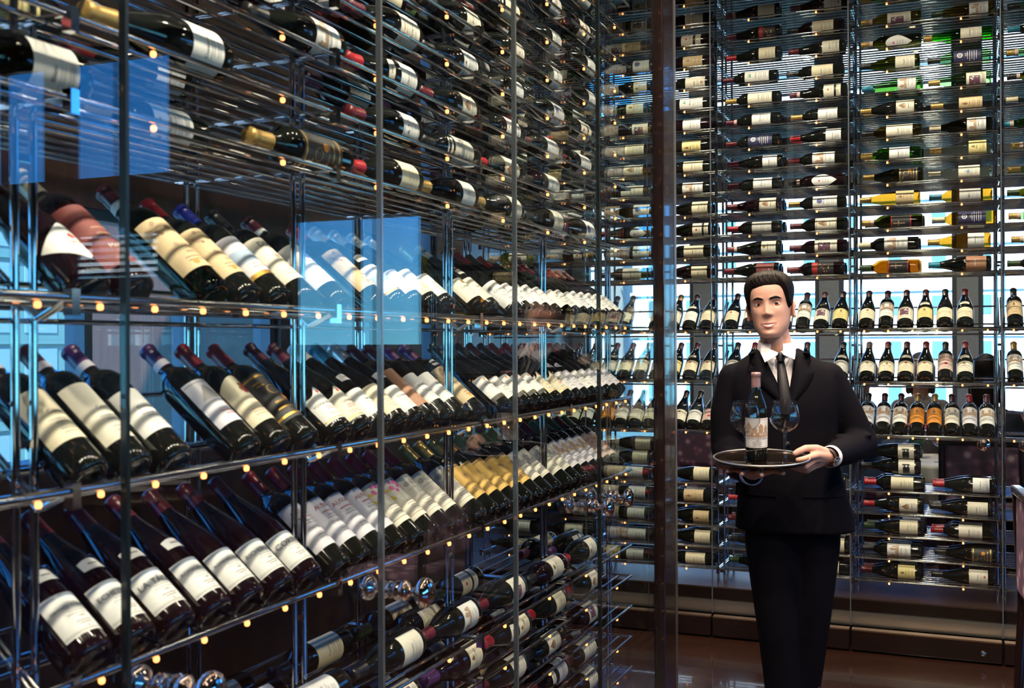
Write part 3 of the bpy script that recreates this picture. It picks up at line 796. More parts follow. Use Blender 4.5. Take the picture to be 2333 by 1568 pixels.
STY = {   # key: (paper, function, width, dz0, dz1, words)
    'gr_echez': ('white', st_domaine('GRANDS ECHEZEAUX'), 0.092, 0, 0, 'white'), 'echez': ('white', st_domaine('ECHEZEAUX'), 0.092, 0, 0, 'white'), 'tache': ('white', st_domaine('LA TÂCHE'), 0.092, 0, 0, 'white'),
    'romanee': ('white', st_domaine('ROMANÉE-CONTI'), 0.092, 0, 0, 'white'), 'stviv': ('white', st_domaine('ROMANÉE-St-VIVANT'), 0.092, 0, 0, 'white'), 'riche': ('white', st_domaine('RICHEBOURG'), 0.092, 0, 0, 'white'), 'corton': ('white', st_domaine('CORTON'), 0.092, 0, 0, 'white'),
    'redwords': ('lavender', st_redwords('AUSONE'), 0.094, -0.005, 0.02, 'lavender red-lettered'), 'pink': ('ivory', st_pink, 0.094, -0.005, 0.025, 'pink-flowered'), 'swirl': ('ivory', st_swirl, 0.094, -0.005, 0.025, 'scroll-printed'),
    'goldlab': ('gold', st_goldgold, 0.092, 0, 0.02, 'gold'), 'goldblack': ('black', st_goldblack, 0.092, -0.005, 0.025, 'black-and-gold'), 'castle': ('white', st_castle('CHATEAU', 'sepia'), 0.092, 0, 0.015, 'castle-printed'),
    'castle_grey': ('ivory', st_castle('GRAND CRU', 'grey', '1999'), 0.092, 0, 0.015, 'grey castle'), 'clarence': ('lavender', st_castle('LE CLARENCE', 'sepia', 'DE HAUT-BRION'), 0.092, 0, 0.02, 'castle-printed'), 'metis': ('pinkish', st_petr, 0.092, 0, 0.02, 'red-sealed'),
    'cream': ('cream', st_plain('Cuvee'), 0.094, 0, 0.01, 'cream'), 'cream_c': ('ivory', st_plain('Cavallo'), 0.094, -0.01, 0.02, 'ivory'), 'white': ('white', st_plain('Domaine'), 0.092, 0, 0, 'white'), 'white_it': ('white', st_plain('Savigny'), 0.090, 0, 0, 'white'),
    'triangle': ('lavender', st_triangle, 0.092, 0, 0.015, 'triangle-printed'), 'leaf': ('cream', st_leaf, 0.094, -0.005, 0.02, 'cream leaf-printed'), 'vosne': ('white', st_bump('VOSNE ROMANEE'), 0.094, -0.01, 0.02, 'white arched'), 'gevrey': ('ivory', st_bump('GEVREY'), 0.094, -0.01, 0.02, 'ivory arched'),
    'gevrey2': ('ivory', st_plain('GEVREY'), 0.094, 0, 0.01, 'ivory'), 'mural': ('tan', st_mural('Antico'), 0.096, -0.01, 0.02, 'tan map-printed'), 'lavblock': ('lavender', st_lavblock, 0.092, -0.005, 0.01, 'lavender banded'), 'dixi': ('ivory', st_dixon, 0.094, -0.01, 0.02, 'ivory'),
    'bluedisc': ('white', st_plain('Sassola', 'blue', 'grey', 'bluedisc'), 0.094, -0.01, 0.015, 'blue-sealed white'), 'reddiamond': ('white', st_reddiamond, 0.115, 0, 0.03, 'white diamond'), 'maroon': ('maroon', st_maroon, 0.100, -0.02, 0.02, 'maroon'),
    'chamb': ('white', st_chamb('CHAMBERTIN'), 0.112, -0.01, 0.015, 'wide white'), 'chamb2': ('white', st_chamb('CHAMBERTIN'), 0.094, 0, 0.005, 'white'), 'latri': ('white', st_lion('LATRICIERES'), 0.094, 0, 0.01, 'black-based white'), 'bonnes': ('white', st_chamb('LES BONS MARES'), 0.094, 0, 0.01, 'white'),
    'clos': ('white', st_lion('CLOS DE LA ROCHE'), 0.094, 0, 0.01, 'black-based white'), 'musigny': ('white', st_chamb('MUSIGNY'), 0.094, 0, 0.005, 'white'), 'closde': ('cream', st_bump('CLOS DE BEZE'), 0.094, 0, 0.015, 'cream arched'), 'lsil': ('lavender', st_chamb('LASIE'), 0.094, 0, 0.01, 'lavender'),
    'hermitage': ('cream', st_plain('Hermitage', 'ink', 'grey', 'crest'), 0.094, 0, 0, 'crested cream'), 'cornas': ('cream', st_plain('Cornas', 'ink', 'grey', 'kite'), 0.092, 0, 0, 'red-diamond cream'), 'rotie': ('cream', st_plain('COTE ROTIE', 'ink', 'grey'), 0.094, 0, 0, 'cream'), 'golddisc': ('ivory', st_plain('CHAPELLE', 'ink', 'grey', 'disc'), 0.094, 0, 0, 'gold-sealed ivory'),
    'wil': ('cream', st_plain('WILL', 'ink', 'grey', 'reddisc'), 0.094, 0, 0, 'red-sealed cream'), 'ycream': ('yellow', st_plain('Vieux', 'ink', 'brown', 'crest'), 0.094, 0, 0.005, 'yellow'), 'cayu': ('grey', st_cave, 0.092, 0, 0.005, 'grey block-lettered'), 'orange': ('orange', st_plain('SOLEIL', 'brown', 'brown', 'crest'), 0.092, 0, 0.01, 'orange'),
    'hook': ('ivory', st_hook, 0.092, 0, 0, 'black-marked ivory'), 'picture': ('ivory', st_picture(), 0.094, -0.005, 0.01, 'picture-printed'), 'crest': ('ivory', st_crestbig, 0.094, 0, 0.01, 'crest-printed ivory'), 'fan': ('white', st_fanw, 0.095, -0.01, 0.02, 'fan-shaped white'), 'band2': ('ivory', st_band2, 0.092, 0, 0.01, 'black-banded ivory'),
    'sunflower': ('navy', st_sunflower, 0.094, -0.01, 0.02, 'navy flower-printed'), 'figure': ('black', st_figure, 0.090, 0, 0.0, 'black figure-printed'), 'dots': ('black', st_dots, 0.09, 0, 0.015, 'dotted black'), 'bow': ('white', st_plain('Marion', 'ink', 'grey', 'bow'), 0.094, -0.01, 0.02, 'green-bow white'), 'bug': ('ivory', st_plain('Volnay', 'ink', 'grey', 'bug'), 0.094, 0, 0.01, 'red-marked ivory'),
    'dolphin': ('ivory', st_plain('Mare', 'ink', 'grey', 'dolphin'), 0.092, 0, 0.0, 'blue-figure ivory'), 'hirsch': ('ivory', st_redwords('HIRSCH VINEYARD'), 0.094, -0.005, 0.02, 'ivory red-lettered'), 'rust': ('rust', st_plain('SOLARI', 'white', 'sepia'), 0.094, -0.01, 0.02, 'rust'), 'stickwhite': ('white', st_plain('LA VACHE'), 0.094, 0, 0.01, 'white'), 'greywhite': ('grey', st_plain('Blanc'), 0.092, 0, 0.0, 'grey'), 'tan': ('tan', st_plain('Tinto', 'brown', 'brown', 'crest'), 0.092, 0, 0.01, 'tan'),
}
labs = {}
def label_mesh(style, shape):
    k = (style, shape)
    if k not in labs:
        pap, fn, w, d0, d1, _ = STY[style]; sh = SHAPE[shape]
        z0, z1 = sh['z0'] + d0, sh['z1'] + d1
        if shape == 'burgundy': z1 = min(z1, 0.119); z0 = max(z0, 0.024)
        L = LabelB(sh['R'], w, z0, z1, pap); fn(L); labs[k] = L.done()
    return labs[k]
necks = {}
def neck_mesh(shape, paper, kind='neck'):
    k = (shape, paper, kind)
    if k not in necks:
        if kind == 'band':
            z0 = SHAPE[shape]['cap'][0]; rf = lambda z: prof_r(shape, z) + 0.0009
            L = LabelB(0.017, 0.085, z0 + 0.001, z0 + 0.017, paper, rf); L.paper(); L.rect(-0.6, 0.6, 0.45, 0.55, 'ink')
        else:
            zc = 0.150 if shape == 'burgundy' else 0.196
            rf = lambda z: prof_r(shape, z) + 0.0004
            L = LabelB(0.036, 0.050, zc - 0.013, zc + 0.011, paper, rf); L.paper('oval' if kind == 'oval' else 'arch'); L.rect(-0.4, 0.4, 0.45, 0.55, 'ink')
        necks[k] = L.done(); necks[k].name = 'neck_label'
    return necks[k]

def frame_matrix(pos, axis, front, scale=1.0):
    z = Vector(axis).normalized(); y = -(Vector(front) - z * Vector(front).dot(z)).normalized(); x = y.cross(z)
    m = Matrix((x, y, z)).transposed().to_4x4()
    return Matrix.Translation(pos) @ m @ Matrix.Scale(scale, 4)

GW = {'dark': 'dark', 'plum': 'dark', 'olive': 'olive', 'green': 'green', 'pale green': 'pale-green', 'amber': 'amber', 'clear': 'clear'}
n_bottles = 0
STUFF = []
def bottle(mw, shape, glass, style, cap, place, group, neck=None, stuff=False):
    global n_bottles
    if stuff:                                    # deep in the racks: part of the uncounted mass
        STUFF.append((mw, [body_mesh(shape, glass), cap_mesh(shape, cap), label_mesh(style, shape)]))
        return None
    n_bottles += 1
    r = link('wine_bottle', None, None, mw); r.empty_display_size = 0.03
    words = '%s bottle, %s label, %s capsule, %s' % (GW[glass], STY[style][5], cap, place)
    if len(words.replace('-', ' ').split()) > 16: words = '%s bottle, %s label, %s cap, %s' % (GW[glass], STY[style][5], cap.split()[-1], place)
    if len(words.replace('-', ' ').split()) > 16: words = '%s bottle, %s label, %s' % (GW[glass], STY[style][5], place)
    if len(words.replace('-', ' ').split()) > 16: words = '%s bottle, %s label, %s' % (GW[glass], STY[style][5].split()[-1].split('-')[-1], place)
    tag(r, words, 'wine bottle', group)
    link('bottle_glass', body_mesh(shape, glass), r)
    link('capsule', cap_mesh(shape, cap), r)
    link('label', label_mesh(style, shape), r)
    if neck: link('neck_label', neck_mesh(shape, *neck), r)
    return r
def flush_stuff():
    verts = []; faces = []; mi = []; sm = []; mats = []
    for mw, ms in STUFF:
        for me in ms:
            o = len(verts)
            verts += [(mw @ v.co)[:] for v in me.vertices]
            for p in me.polygons:
                mt = me.materials[p.material_index]
                if mt not in mats: mats.append(mt)
                faces.append([i + o for i in p.vertices]); mi.append(mats.index(mt)); sm.append(p.use_smooth)
    me = bpy.data.meshes.new('wine_bottle_mass'); me.from_pydata(verts, [], faces)
    for mt in mats: me.materials.append(mt)
    me.polygons.foreach_set('material_index', mi); me.polygons.foreach_set('use_smooth', sm); me.update()
    o = link('wine_bottle_mass', me)
    tag(o, 'further dark wine bottles stacked deep inside both racks', 'wine bottles', None, 'stuff')

def lean(rack, L, z, roll=0.0, scale=1.0, R=0.038):
    """matrix of a bottle leaning back on a display shelf"""
    D = P0D - math.sin(PHI) * R * scale; zz = z + P0Z + math.cos(PHI) * R * scale
    if rack == 'side': axis = (-math.cos(PHI), 0, math.sin(PHI)); front = Vector((math.sin(PHI), 0, math.cos(PHI)))
    else: axis = (0, math.cos(PHI), math.sin(PHI)); front = Vector((0, -math.sin(PHI), math.cos(PHI)))
    front = Matrix.Rotation(roll, 3, Vector(axis)) @ front
    return frame_matrix(to_world(rack, L, D, zz), axis, front, scale)
def lying(rack, L_base, z, rank=0, roll=0.0, R=0.038, flip=False, dz=0.0, scale=1.0):
    """bottle lying along the rack; L_base: position of its base along the rack"""
    D = 0.052 + 0.002 + (R * scale) * 0.5 + rank * 0.088; zz = z + 0.0018 + R * scale + dz - 0.0004
    s = 1 if flip else -1
    axis = (0, s, 0) if rack == 'side' else (s, 0, 0)
    front = Vector((1, 0, 0.0)) if rack == 'side' else Vector((0, -1, 0.0))
    front = Matrix.Rotation(roll, 3, Vector(axis)) @ front
    return frame_matrix(to_world(rack, L_base, D, zz), axis, front, scale)

# ---- side rack, three leaning display rows: 8 slots a bay (None = empty), bay 1..5 (bay 5 ends at the post)
R_ = {'bordeaux': 0.038, 'burgundy': 0.0416, 'flute': 0.0365}
def B(style, cap='red', shape='bordeaux', glass='dark', neck=None, scale=1.0): return (style, cap, shape, glass, neck, scale)
BU = 'burgundy'
ROW3 = [[None] * 5 + [B('castle', 'dark red'), B('white', 'red'), None],
        [B('gr_echez', 'dark red', BU, 'plum', ('white', 'arch')), B('echez', 'dark red', BU, 'plum', ('white', 'arch')), B('tache', 'dark red', BU, 'plum', ('white', 'arch')), B('romanee', 'dark red', BU, 'plum', ('white', 'arch')), B('stviv', 'dark red', BU, 'plum'), B('riche', 'dark red', BU, 'plum'), B('corton', 'dark red', BU, 'plum')],
        [B('redwords', 'red'), B('redwords', 'red'), B('redwords', 'red'), B('redwords', 'red'), B('pink', 'red'), B('pink', 'red'), B('swirl', 'red'), B('swirl', 'red')],
        [B('swirl', 'gold'), B('goldlab', 'gold', neck=('gold', 'arch')), B('goldlab', 'gold'), B('goldlab', 'gold'), B('goldlab', 'gold'), B('goldlab', 'gold'), B('castle_grey', 'gold'), B('castle_grey', 'gold')],
        [B('castle_grey', 'dark red'), B('castle_grey', 'dark red'), B('clarence', 'dark red'), B('clarence', 'green'), B('clarence', 'green'), B('clarence', 'green'), B('metis', 'dark red'), B('metis', 'green')]]
ROW2 = [[None] * 5 + [B('leaf', 'purple'), B('vosne', 'red', BU), None],
        [B('cream', 'purple', neck=('lavender', 'band')), B('cream_c', 'burgundy', neck=('lavender', 'band')), B('white', 'purple', neck=('lavender', 'band')), None, B('triangle', 'purple', neck=('lavender', 'band')), B('leaf', 'red'), B('goldblack', 'red')],
        [B('vosne', 'burgundy', BU), B('gevrey', 'burgundy', BU), B('white_it', 'white', BU, neck=('white', 'arch')), B('cream', 'teal', BU), B('white', 'silver', BU, neck=('white', 'arch')), B('rust', 'burgundy'), B('white', 'burgundy'), B('white_it', 'purple')],
        [B('mural', 'purple', neck=('white', 'arch')), None, B('latri', 'black', BU), B('chamb2', 'black', BU), B('latri', 'black', BU), B('clos', 'dark red', BU), B('clos', 'black', BU), B('closde', 'red', BU)],
        [B('closde', 'red', BU), B('chamb2', 'black', BU, neck=('lavender', 'oval')), B('lsil', 'red', BU, neck=('lavender', 'oval')), B('musigny', 'black', BU), B('bonnes', 'black', BU), B('lsil', 'red', BU), B('lsil', 'black', BU), B('lsil', 'black', BU)]]
ROW1 = [[None] * 5 + [B('bluedisc', 'white'), B('lavblock', 'white'), None],
        [B('reddiamond', 'black', BU, 'plum'), B('maroon', 'cream', 'bordeaux', 'plum', None, 1.06), None, B('mural', 'burgundy', 'bordeaux', 'olive', ('white', 'band'), 1.06), B('mural', 'red'), B('lavblock', 'blue'), B('dixi', 'black')],
        [B('bluedisc', 'burgundy', neck=('white', 'band')), None, B('mural', 'red'), B('lavblock', 'white', BU, neck=('white', 'arch')), B('white', 'silver', BU), B('cream', 'white', BU, neck=('white', 'band')), B('white_it', 'white', BU), None],
        [B('golddisc', 'gold', BU, 'amber'), B('gevrey2', 'white', BU, neck=('grey', 'arch')), None, B('chamb', 'black', BU), B('chamb2', 'red', BU), B('musigny', 'black', BU), B('bonnes', 'red', BU), B('chamb2', 'black', BU)],
        [B('white', 'gold', BU, 'olive'), B('musigny', 'red', BU), B('white_it', 'red', BU), B('lsil', 'black', BU), B('bonnes', 'red', BU, 'plum'), B('bonnes', 'red', BU, 'plum'), B('bonnes', 'dark red', BU, 'plum'), B('bonnes', 'dark red', BU, 'plum')]]
def side_row(rows, z, rowname):
    items = []
    for b, row in enumerate(rows):
        n = len(row)
        pitch = (BAY - 0.03) / n
        for k, it in enumerate(row):
            if it: items.append((LB[b + 1] + 0.015 + pitch * (k + 0.5), it))
    items.sort(key=lambda t: -t[0])
    for i, (y, (style, cap, shape, glass, neck, sc)) in enumerate(items):
        bottle(lean('side', y, z, random.uniform(-0.12, 0.12), sc, R_[shape]), shape, glass, style, cap, "%s from post in side rack's %s" % (ORD[i + 1], rowname), "bottles leaning in the side rack", neck)
side_row(ROW3, Z_TILT[0], 'lowest tilted row')
side_row(ROW2, Z_TILT[1], 'middle tilted row')
side_row(ROW1, Z_TILT[2], 'top tilted row')

# ---- bottles lying on the side rack's shelves (necks towards the viewer)
rnd = random.Random(21)
UPS = ['white', 'chamb2', 'bluedisc', 'stickwhite', 'tache', 'picture', 'cream', 'crest', 'hirsch', 'golddisc', 'bonnes', 'ycream', 'white_it', 'riche', 'band2', 'musigny', 'gevrey2', 'castle']
LOWS = ['picture', 'crest', 'band2', 'cream', 'picture', 'castle', 'golddisc', 'hermitage', 'crest', 'white', 'cream_c', 'bluedisc']
CAPS = ['black', 'dark red', 'red', 'burgundy', 'black', 'purple', 'dark red', 'gold', 'black', 'green']
SIDE_UP = {0: [(1.29, 'greywhite', BU, 'olive', 'gold', 1.12), (2.06, 'goldblack', 'bordeaux', 'dark', 'gold', 1.1), (2.39, 'cream', BU, 'dark', 'red', 1), (2.72, 'white_it', BU, 'olive', 'gold', 1)],
           1: [(1.635, 'white', BU, 'dark', 'gold', 1.08), (2.39, 'tache', BU, 'dark', 'dark red', 1), (2.74, 'castle_grey', 'bordeaux', 'dark', 'black', 1)],
           2: [(2.03, 'castle', BU, 'dark', 'black', 1.04), (2.38, 'white', BU, 'dark', 'red', 1), (2.73, 'crest', BU, 'dark', 'dark red', 1)],
           3: [(2.03, 'stviv', BU, 'dark', 'dark red', 1), (2.39, 'hirsch', BU, 'dark', 'burgundy', 1), (2.74, 'bonnes', BU, 'dark', 'black', 1)],
           4: [(2.76, 'gevrey2', BU, 'dark', 'black', 1)]}
def side_lying(zs, styles, rowfmt, group, p_empty, lower):
    for si, z in enumerate(zs):
        items = []
        if not lower:
            for (yb, st, shape, gl, cap, sc) in SIDE_UP.get(si, []): items.append((yb, 0, st, shape, gl, cap, sc))
            spots = [3.07 + 0.345 * k for k in range(3)]
        else:
            spots = [LB[3] + 0.13 + 0.345 * k for k in range(6)]
        for yb in spots:
            yb += rnd.uniform(-0.02, 0.02)
            if lower and yb < max(1.1, (1.58 - z) / 0.315 * 0.80): continue
            if not lower and yb < (z - 1.58) / 0.315 * 0.92: continue
            if rnd.random() < p_empty: continue
            items.append((yb, 0, rnd.choice(styles), 'burgundy' if rnd.random() < 0.6 else 'bordeaux', rnd.choice(['dark', 'dark', 'dark', 'plum']), rnd.choice(CAPS), 1.0))
        items.sort(reverse=True)
        for c, (yb, rk, st, shape, gl, cap, sc) in enumerate(items):
            nk = ('ivory', 'arch') if rnd.random() < 0.15 else None
            bottle(lying('side', yb, z, 0, rnd.uniform(-0.25, 0.35) + (0.25 if lower else 0), R_[shape], scale=sc), shape, gl, st, cap, "%s from post on side rack's %s" % (ORD[c + 1], rowfmt % ORD[si + 1]), group, nk)
        # deeper ranks, part of the mass
        for rk in (1, 2):
            for k in range(7):
                yb = (1.35 if not lower else 1.62) + 0.37 * k + rnd.uniform(-0.05, 0.05)
                if rnd.random() < ((0.72 if yb < 2.3 else 0.45) if not lower else 0.22) or yb > 4.03: continue
                if si > 5 and not lower: continue
                shape = rnd.choice(['burgundy', 'bordeaux'])
                bottle(lying('side', yb, z, rk, rnd.uniform(-0.3, 0.5), R_[shape], flip=False), shape, rnd.choice(['dark', 'dark', 'olive', 'plum']), rnd.choice(styles), rnd.choice(CAPS), '', group, None, True)
side_lying(Z_UP_L[:9], UPS, '%s upper shelf', 'bottles lying on the side rack above', 0.10, False)
side_lying(list(reversed(Z_LOW)), LOWS, '%s lower shelf', 'bottles lying on the side rack below', 0.04, True)

# ---- back rack, three leaning rows
XMAX = 0.33
TB1 = ['rotie', 'hermitage', 'golddisc', 'cream', 'wil', 'white', 'ycream', 'castle', 'picture', 'rotie', 'crest', 'cream']
TB2 = ['cornas', 'wil', 'hermitage', 'golddisc', 'cayu', 'cream', 'castle_grey', 'rotie', 'ycream', 'crest', 'white']
TB3 = ['castle', 'orange', 'castle_grey', 'clarence', 'metis', 'cream', 'white', 'castle', 'rotie', 'golddisc']
FIX = {0: ['band2', None, 'castle', 'clarence', 'castle_grey', 'orange', 'orange', 'castle', 'clarence', 'clarence'],      # from the right edge leftwards, lowest row
       1: ['castle', None, 'golddisc', 'metis', 'cornas', 'wil', 'hermitage', 'golddisc', 'cayu'],
       2: ['tan', None, 'rotie', 'rotie', 'ycream', 'picture', 'castle', 'wil', 'ycream']}
rnd = random.Random(33)
for ri, z in enumerate(Z_TILT):
    xs_ = []
    for b in range(1, 6):
        nn = 7 if ri else 8
        pitch = (BAY - 0.04) / nn
        for k in range(nn): xs_.append((BB[b] + 0.02 + pitch * (k + 0.5), b))
    xs_ = sorted([x for x in xs_ if x[0] < XMAX], reverse=True)
    fx = FIX[ri]; c = 0
    rowname = ['lowest', 'middle', 'top'][ri] + ' tilted row'
    for i, (x, b) in enumerate(xs_):
        st = fx[i] if i < len(fx) else rnd.choice((TB3, TB2, TB1)[ri])
        if i >= len(fx) and rnd.random() < 0.07: st = None
        if st is None: continue
        c += 1
        right = x > -0.6
        shape = 'bordeaux' if (ri == 0 and right) or (ri == 1 and st == 'metis') or st in ('tan', 'castle') else 'burgundy'
        cap = rnd.choice(['red', 'dark red', 'black', 'burgundy', 'dark red', 'gold'] if ri else ['dark red', 'red', 'burgundy', 'black'])
        if st == 'orange': cap = 'gold'
        nk = ('ivory', 'arch') if (ri and shape == 'burgundy' and rnd.random() < 0.3) else None
        bottle(lean('back', x, z, rnd.uniform(-0.15, 0.15), 1.0, R_[shape]), shape, 'dark', st, cap, "%s from right in back rack's %s" % (ORD[c], rowname), 'bottles leaning in the back rack', nk, x < -1.95)

# ---- back rack, bottles lying on the upper and lower shelves
UB = ['white', 'cream', 'picture', 'crest', 'golddisc', 'castle', 'ycream', 'tan', 'white_it', 'bluedisc', 'gevrey2', 'hermitage', 'band2', 'fan', 'bow', 'bug', 'cream_c', 'sunflower', 'dots']
rnd = random.Random(45)
FIXU = {0: ['tan', 'rust', 'figure', 'dots', 'maroon', 'cream'], 1: ['white_it', 'white', 'castle', 'picture', 'golddisc', 'cream'], 2: ['figure', 'sunflower', 'figure', 'crest', 'cayu', 'band2'],
        3: ['tan', 'greywhite', 'tan', 'bluedisc', 'crest', 'cream'], 4: ['greywhite', 'dolphin', 'goldblack', 'fan', 'white', 'castle'], 5: ['cream', 'ycream', 'white', 'castle', 'white', 'cream']}
for si, z in enumerate(Z_UP_B):
    spots = []
    for b in range(1, 6):
        for k in range(2): spots.append(BB[b] + 0.345 + k * 0.345 + rnd.uniform(-0.02, 0.008))
    spots = sorted([x for x in spots if x - 0.3 < XMAX - 0.02], reverse=True); c = 0
    for i, x in enumerate(spots):
        if rnd.random() < (0.10 if x > -0.6 else 0.06) and i > 4: continue
        c += 1
        pale = x > -0.50
        if pale:
            gl = rnd.choice(['olive', 'dark', 'amber', 'pale green', 'olive', 'green', 'dark', 'clear'])
        elif x < -1.9: gl = rnd.choice(['dark', 'olive', 'amber', 'dark', 'olive'])
        else: gl = rnd.choice(['dark', 'dark', 'dark', 'plum'])
        st = FIXU[si][i] if si in FIXU and i < 6 else rnd.choice(UB)
        shape = rnd.choice(['burgundy', 'bordeaux', 'bordeaux', 'flute' if gl == 'green' else 'burgundy'])
        cap = rnd.choice(['red', 'black', 'burgundy', 'gold', 'dark red'] if not pale else ['gold', 'black', 'green', 'cream', 'teal', 'gold'])
        nk = ('rose' and 'pinkish', 'band') if rnd.random() < 0.2 else None
        pl = "%s from right on back rack's %s upper shelf" % (ORD[c], ORD[si + 1])
        bottle(lying('back', x, z, 0, rnd.uniform(-0.3, 0.3), R_[shape]), shape, gl, st, cap, pl, 'bottles lying on the back rack above', nk, x < -1.62 or si > 12)
        if -1.3 < x < 0.0 and si < 9 and rnd.random() < 0.75:
            bottle(lying('back', x + rnd.uniform(0.0, 0.012), z, 1, rnd.uniform(-0.5, 0.5), R_[shape]), shape, gl, st, cap, "behind the %s on back rack's %s upper shelf" % (ORD[c], ORD[si + 1]), 'bottles lying on the back rack above', None, True)
rnd = random.Random(57)
FIXL = {0: ['white', 'cream', 'white', 'white', 'cream', 'white'], 1: ['cream_c', 'crest', 'cream', 'cream', 'tan', 'white'], 2: ['gevrey2', 'cream', 'white', 'cream', 'tan', 'white'], 3: ['goldblack', 'castle', 'red' and 'wil', 'cream', 'cream', 'white'], 4: ['bug', 'ycream', 'wil', 'white', 'cream', 'white']}
for si, z in enumerate(reversed(Z_LOW)):
    spots = []
    for b in range(1, 6):
        for k in range(2): spots.append(BB[b] + 0.345 + k * 0.345 + rnd.uniform(-0.015, 0.008))
    spots = sorted([x for x in spots if x - 0.3 < XMAX - 0.16], reverse=True); c = 0
    for i, x in enumerate(spots):
        c += 1
        st = FIXL[si][i] if i < 6 else rnd.choice(['cream', 'white', 'crest', 'castle', 'ycream'])
        shape = rnd.choice(['burgundy', 'bordeaux']); cap = rnd.choice(['dark red', 'black', 'green', 'gold', 'red', 'black'])
        bottle(lying('back', x, z, 0, rnd.uniform(-0.2, 0.2), R_[shape]), shape, 'dark', st, cap, "%s from right on back rack's %s lower shelf" % (ORD[c], ORD[si + 1]), 'bottles lying on the back rack below', None, x < -1.75)
        if rnd.random() < 0.8:
            bottle(lying('back', x + rnd.uniform(-0.012, 0.012), z, 1, rnd.uniform(-0.5, 0.5), R_[shape]), shape, 'dark', st, cap, "behind the %s on back rack's %s lower shelf" % (ORD[c], ORD[si + 1]), 'bottles lying on the back rack below', None, True)
# stacked pairs above the highest low shelf
for j, x in enumerate([-0.20, -0.20, -0.90, -1.62, -1.60]):
    lvl = 1 if j in (0, 2, 3) else 2
    st = 'hook' if j < 2 else 'cream'
    dz = 0.0795 * lvl
    bottle(lying('back', x - 0.002 * j, Z_LOW[4], 0, 0.1, 0.0416, dz=dz + 0.004), 'burgundy', 'dark', st, 'black', ["lower of two stacked over the first lower shelf", "upper of two stacked over the first lower shelf", "stacked behind the waiter's tray", "lower of two stacked beside the wooden post", "upper of two stacked beside the wooden post"][j], 'bottles lying on the back rack below', None)
flush_stuff()
print('bottles', n_bottles, len(STUFF))
# ------------------------------------------------------------------ ceiling downlights (warm)
M['lamp_lens'] = pmat('lit_lamp_lens', (1, 0.8, 0.55), 0.4, emit=(1.0, 0.62, 0.28, 40.0))
M['lamp_ring'] = pmat('lamp_ring', (0.5, 0.5, 0.5), 0.3, 1.0)
def lamp_meshes():
    a = MB(); a.lathe([(0.034, 0), (0.055, 0), (0.055, -0.012), (0.034, -0.016), (0.034, 0)], 24)
    b = MB(); b.lathe([(0, -0.004), (0.033, -0.004)], 24)
    return a.mesh('ring', [M['lamp_ring']]), b.mesh('lens', [M['lamp_lens']])
LR, LL = lamp_meshes()
LAMPS = [(-0.32, -0.25 + 0.7135 * i, 'side') for i in range(6)] + [(-2.32 + 0.7135 * i, 5.0, 'back') for i in range(5)] + [(1.5, 0.2, 'room'), (1.5, 2.2, 'room'), (1.5, 4.2, 'room'), (-0.6, 7.6, 'alcove'), (0.3, 8.6, 'alcove'), (-1.9, 8.0, 'alcove')]  # the alcove ones are added fill to brighten the diners
cnt = {}
for i, (x, y, row) in enumerate(LAMPS):
    cnt[row] = cnt.get(row, 0) + 1
    r = empty('ceiling_lamp', (x, y, (CEIL if row == 'alcove' else CEIL_M) - 0.001)); tag(r, 'round warm ceiling downlight, %s of the row over the %s' % (ORD[cnt[row]], {'side': 'side glass doors', 'back': 'back glass doors', 'room': 'room', 'alcove': 'dining alcove, added fill light'}[row]), 'ceiling lamp', 'ceiling downlights')
    link('ring', LR, r); link('lens', LL, r)
    ld = bpy.data.lights.new('lamp_light', 'SPOT'); ld.energy = {'side': 170, 'back': 110, 'room': 170, 'alcove': 110}[row]; ld.color = (1.0, 0.79, 0.58); ld.shadow_soft_size = 0.05; ld.spot_size = math.radians(140); ld.spot_blend = 0.7
    lo = link('lamp_light', ld, r, (0, 0, -0.05))
# ------------------------------------------------------------------ the waiter
M['skin'] = pmat('skin', (0.60, 0.345, 0.28), 0.55, spec=0.3, sss=0.25, noise=(14, 0.07, (1, 1, 1)))
M['skin_lid'] = pmat('skin_lid', (0.52, 0.29, 0.235), 0.55, spec=0.25)
M['lip'] = pmat('lip', (0.46, 0.16, 0.16), 0.4)
M['tooth'] = pmat('tooth', (0.80, 0.76, 0.70), 0.25)
M['eyewhite'] = pmat('eye_white', (0.72, 0.70, 0.68), 0.15)
M['iris'] = pmat('brown_iris', (0.035, 0.018, 0.010), 0.1)
M['hair'] = pmat('dark_hair', (0.0045, 0.0028, 0.0024), 0.5, spec=0.16, noise=(60, 0.3, (3, 3, 1)), bump=0.25)
M['suit'] = pmat('black_suit_cloth', (0.0032, 0.003, 0.006), 0.8, spec=0.08, noise=(180, 0.15, (1, 1, 1)))
M['tie'] = pmat('black_tie', (0.008, 0.008, 0.014), 0.5, spec=0.35, noise=(160, 0.2, (1, 1, 1)))
M['shirt'] = pmat('white_shirt', (0.72, 0.72, 0.80), 0.7, noise=(120, 0.04, (1, 1, 1)))
M['leather'] = pmat('brown_leather_strap', (0.035, 0.012, 0.010), 0.45)
M['shoe'] = pmat('black_shoe_leather', (0.010, 0.010, 0.011), 0.25)

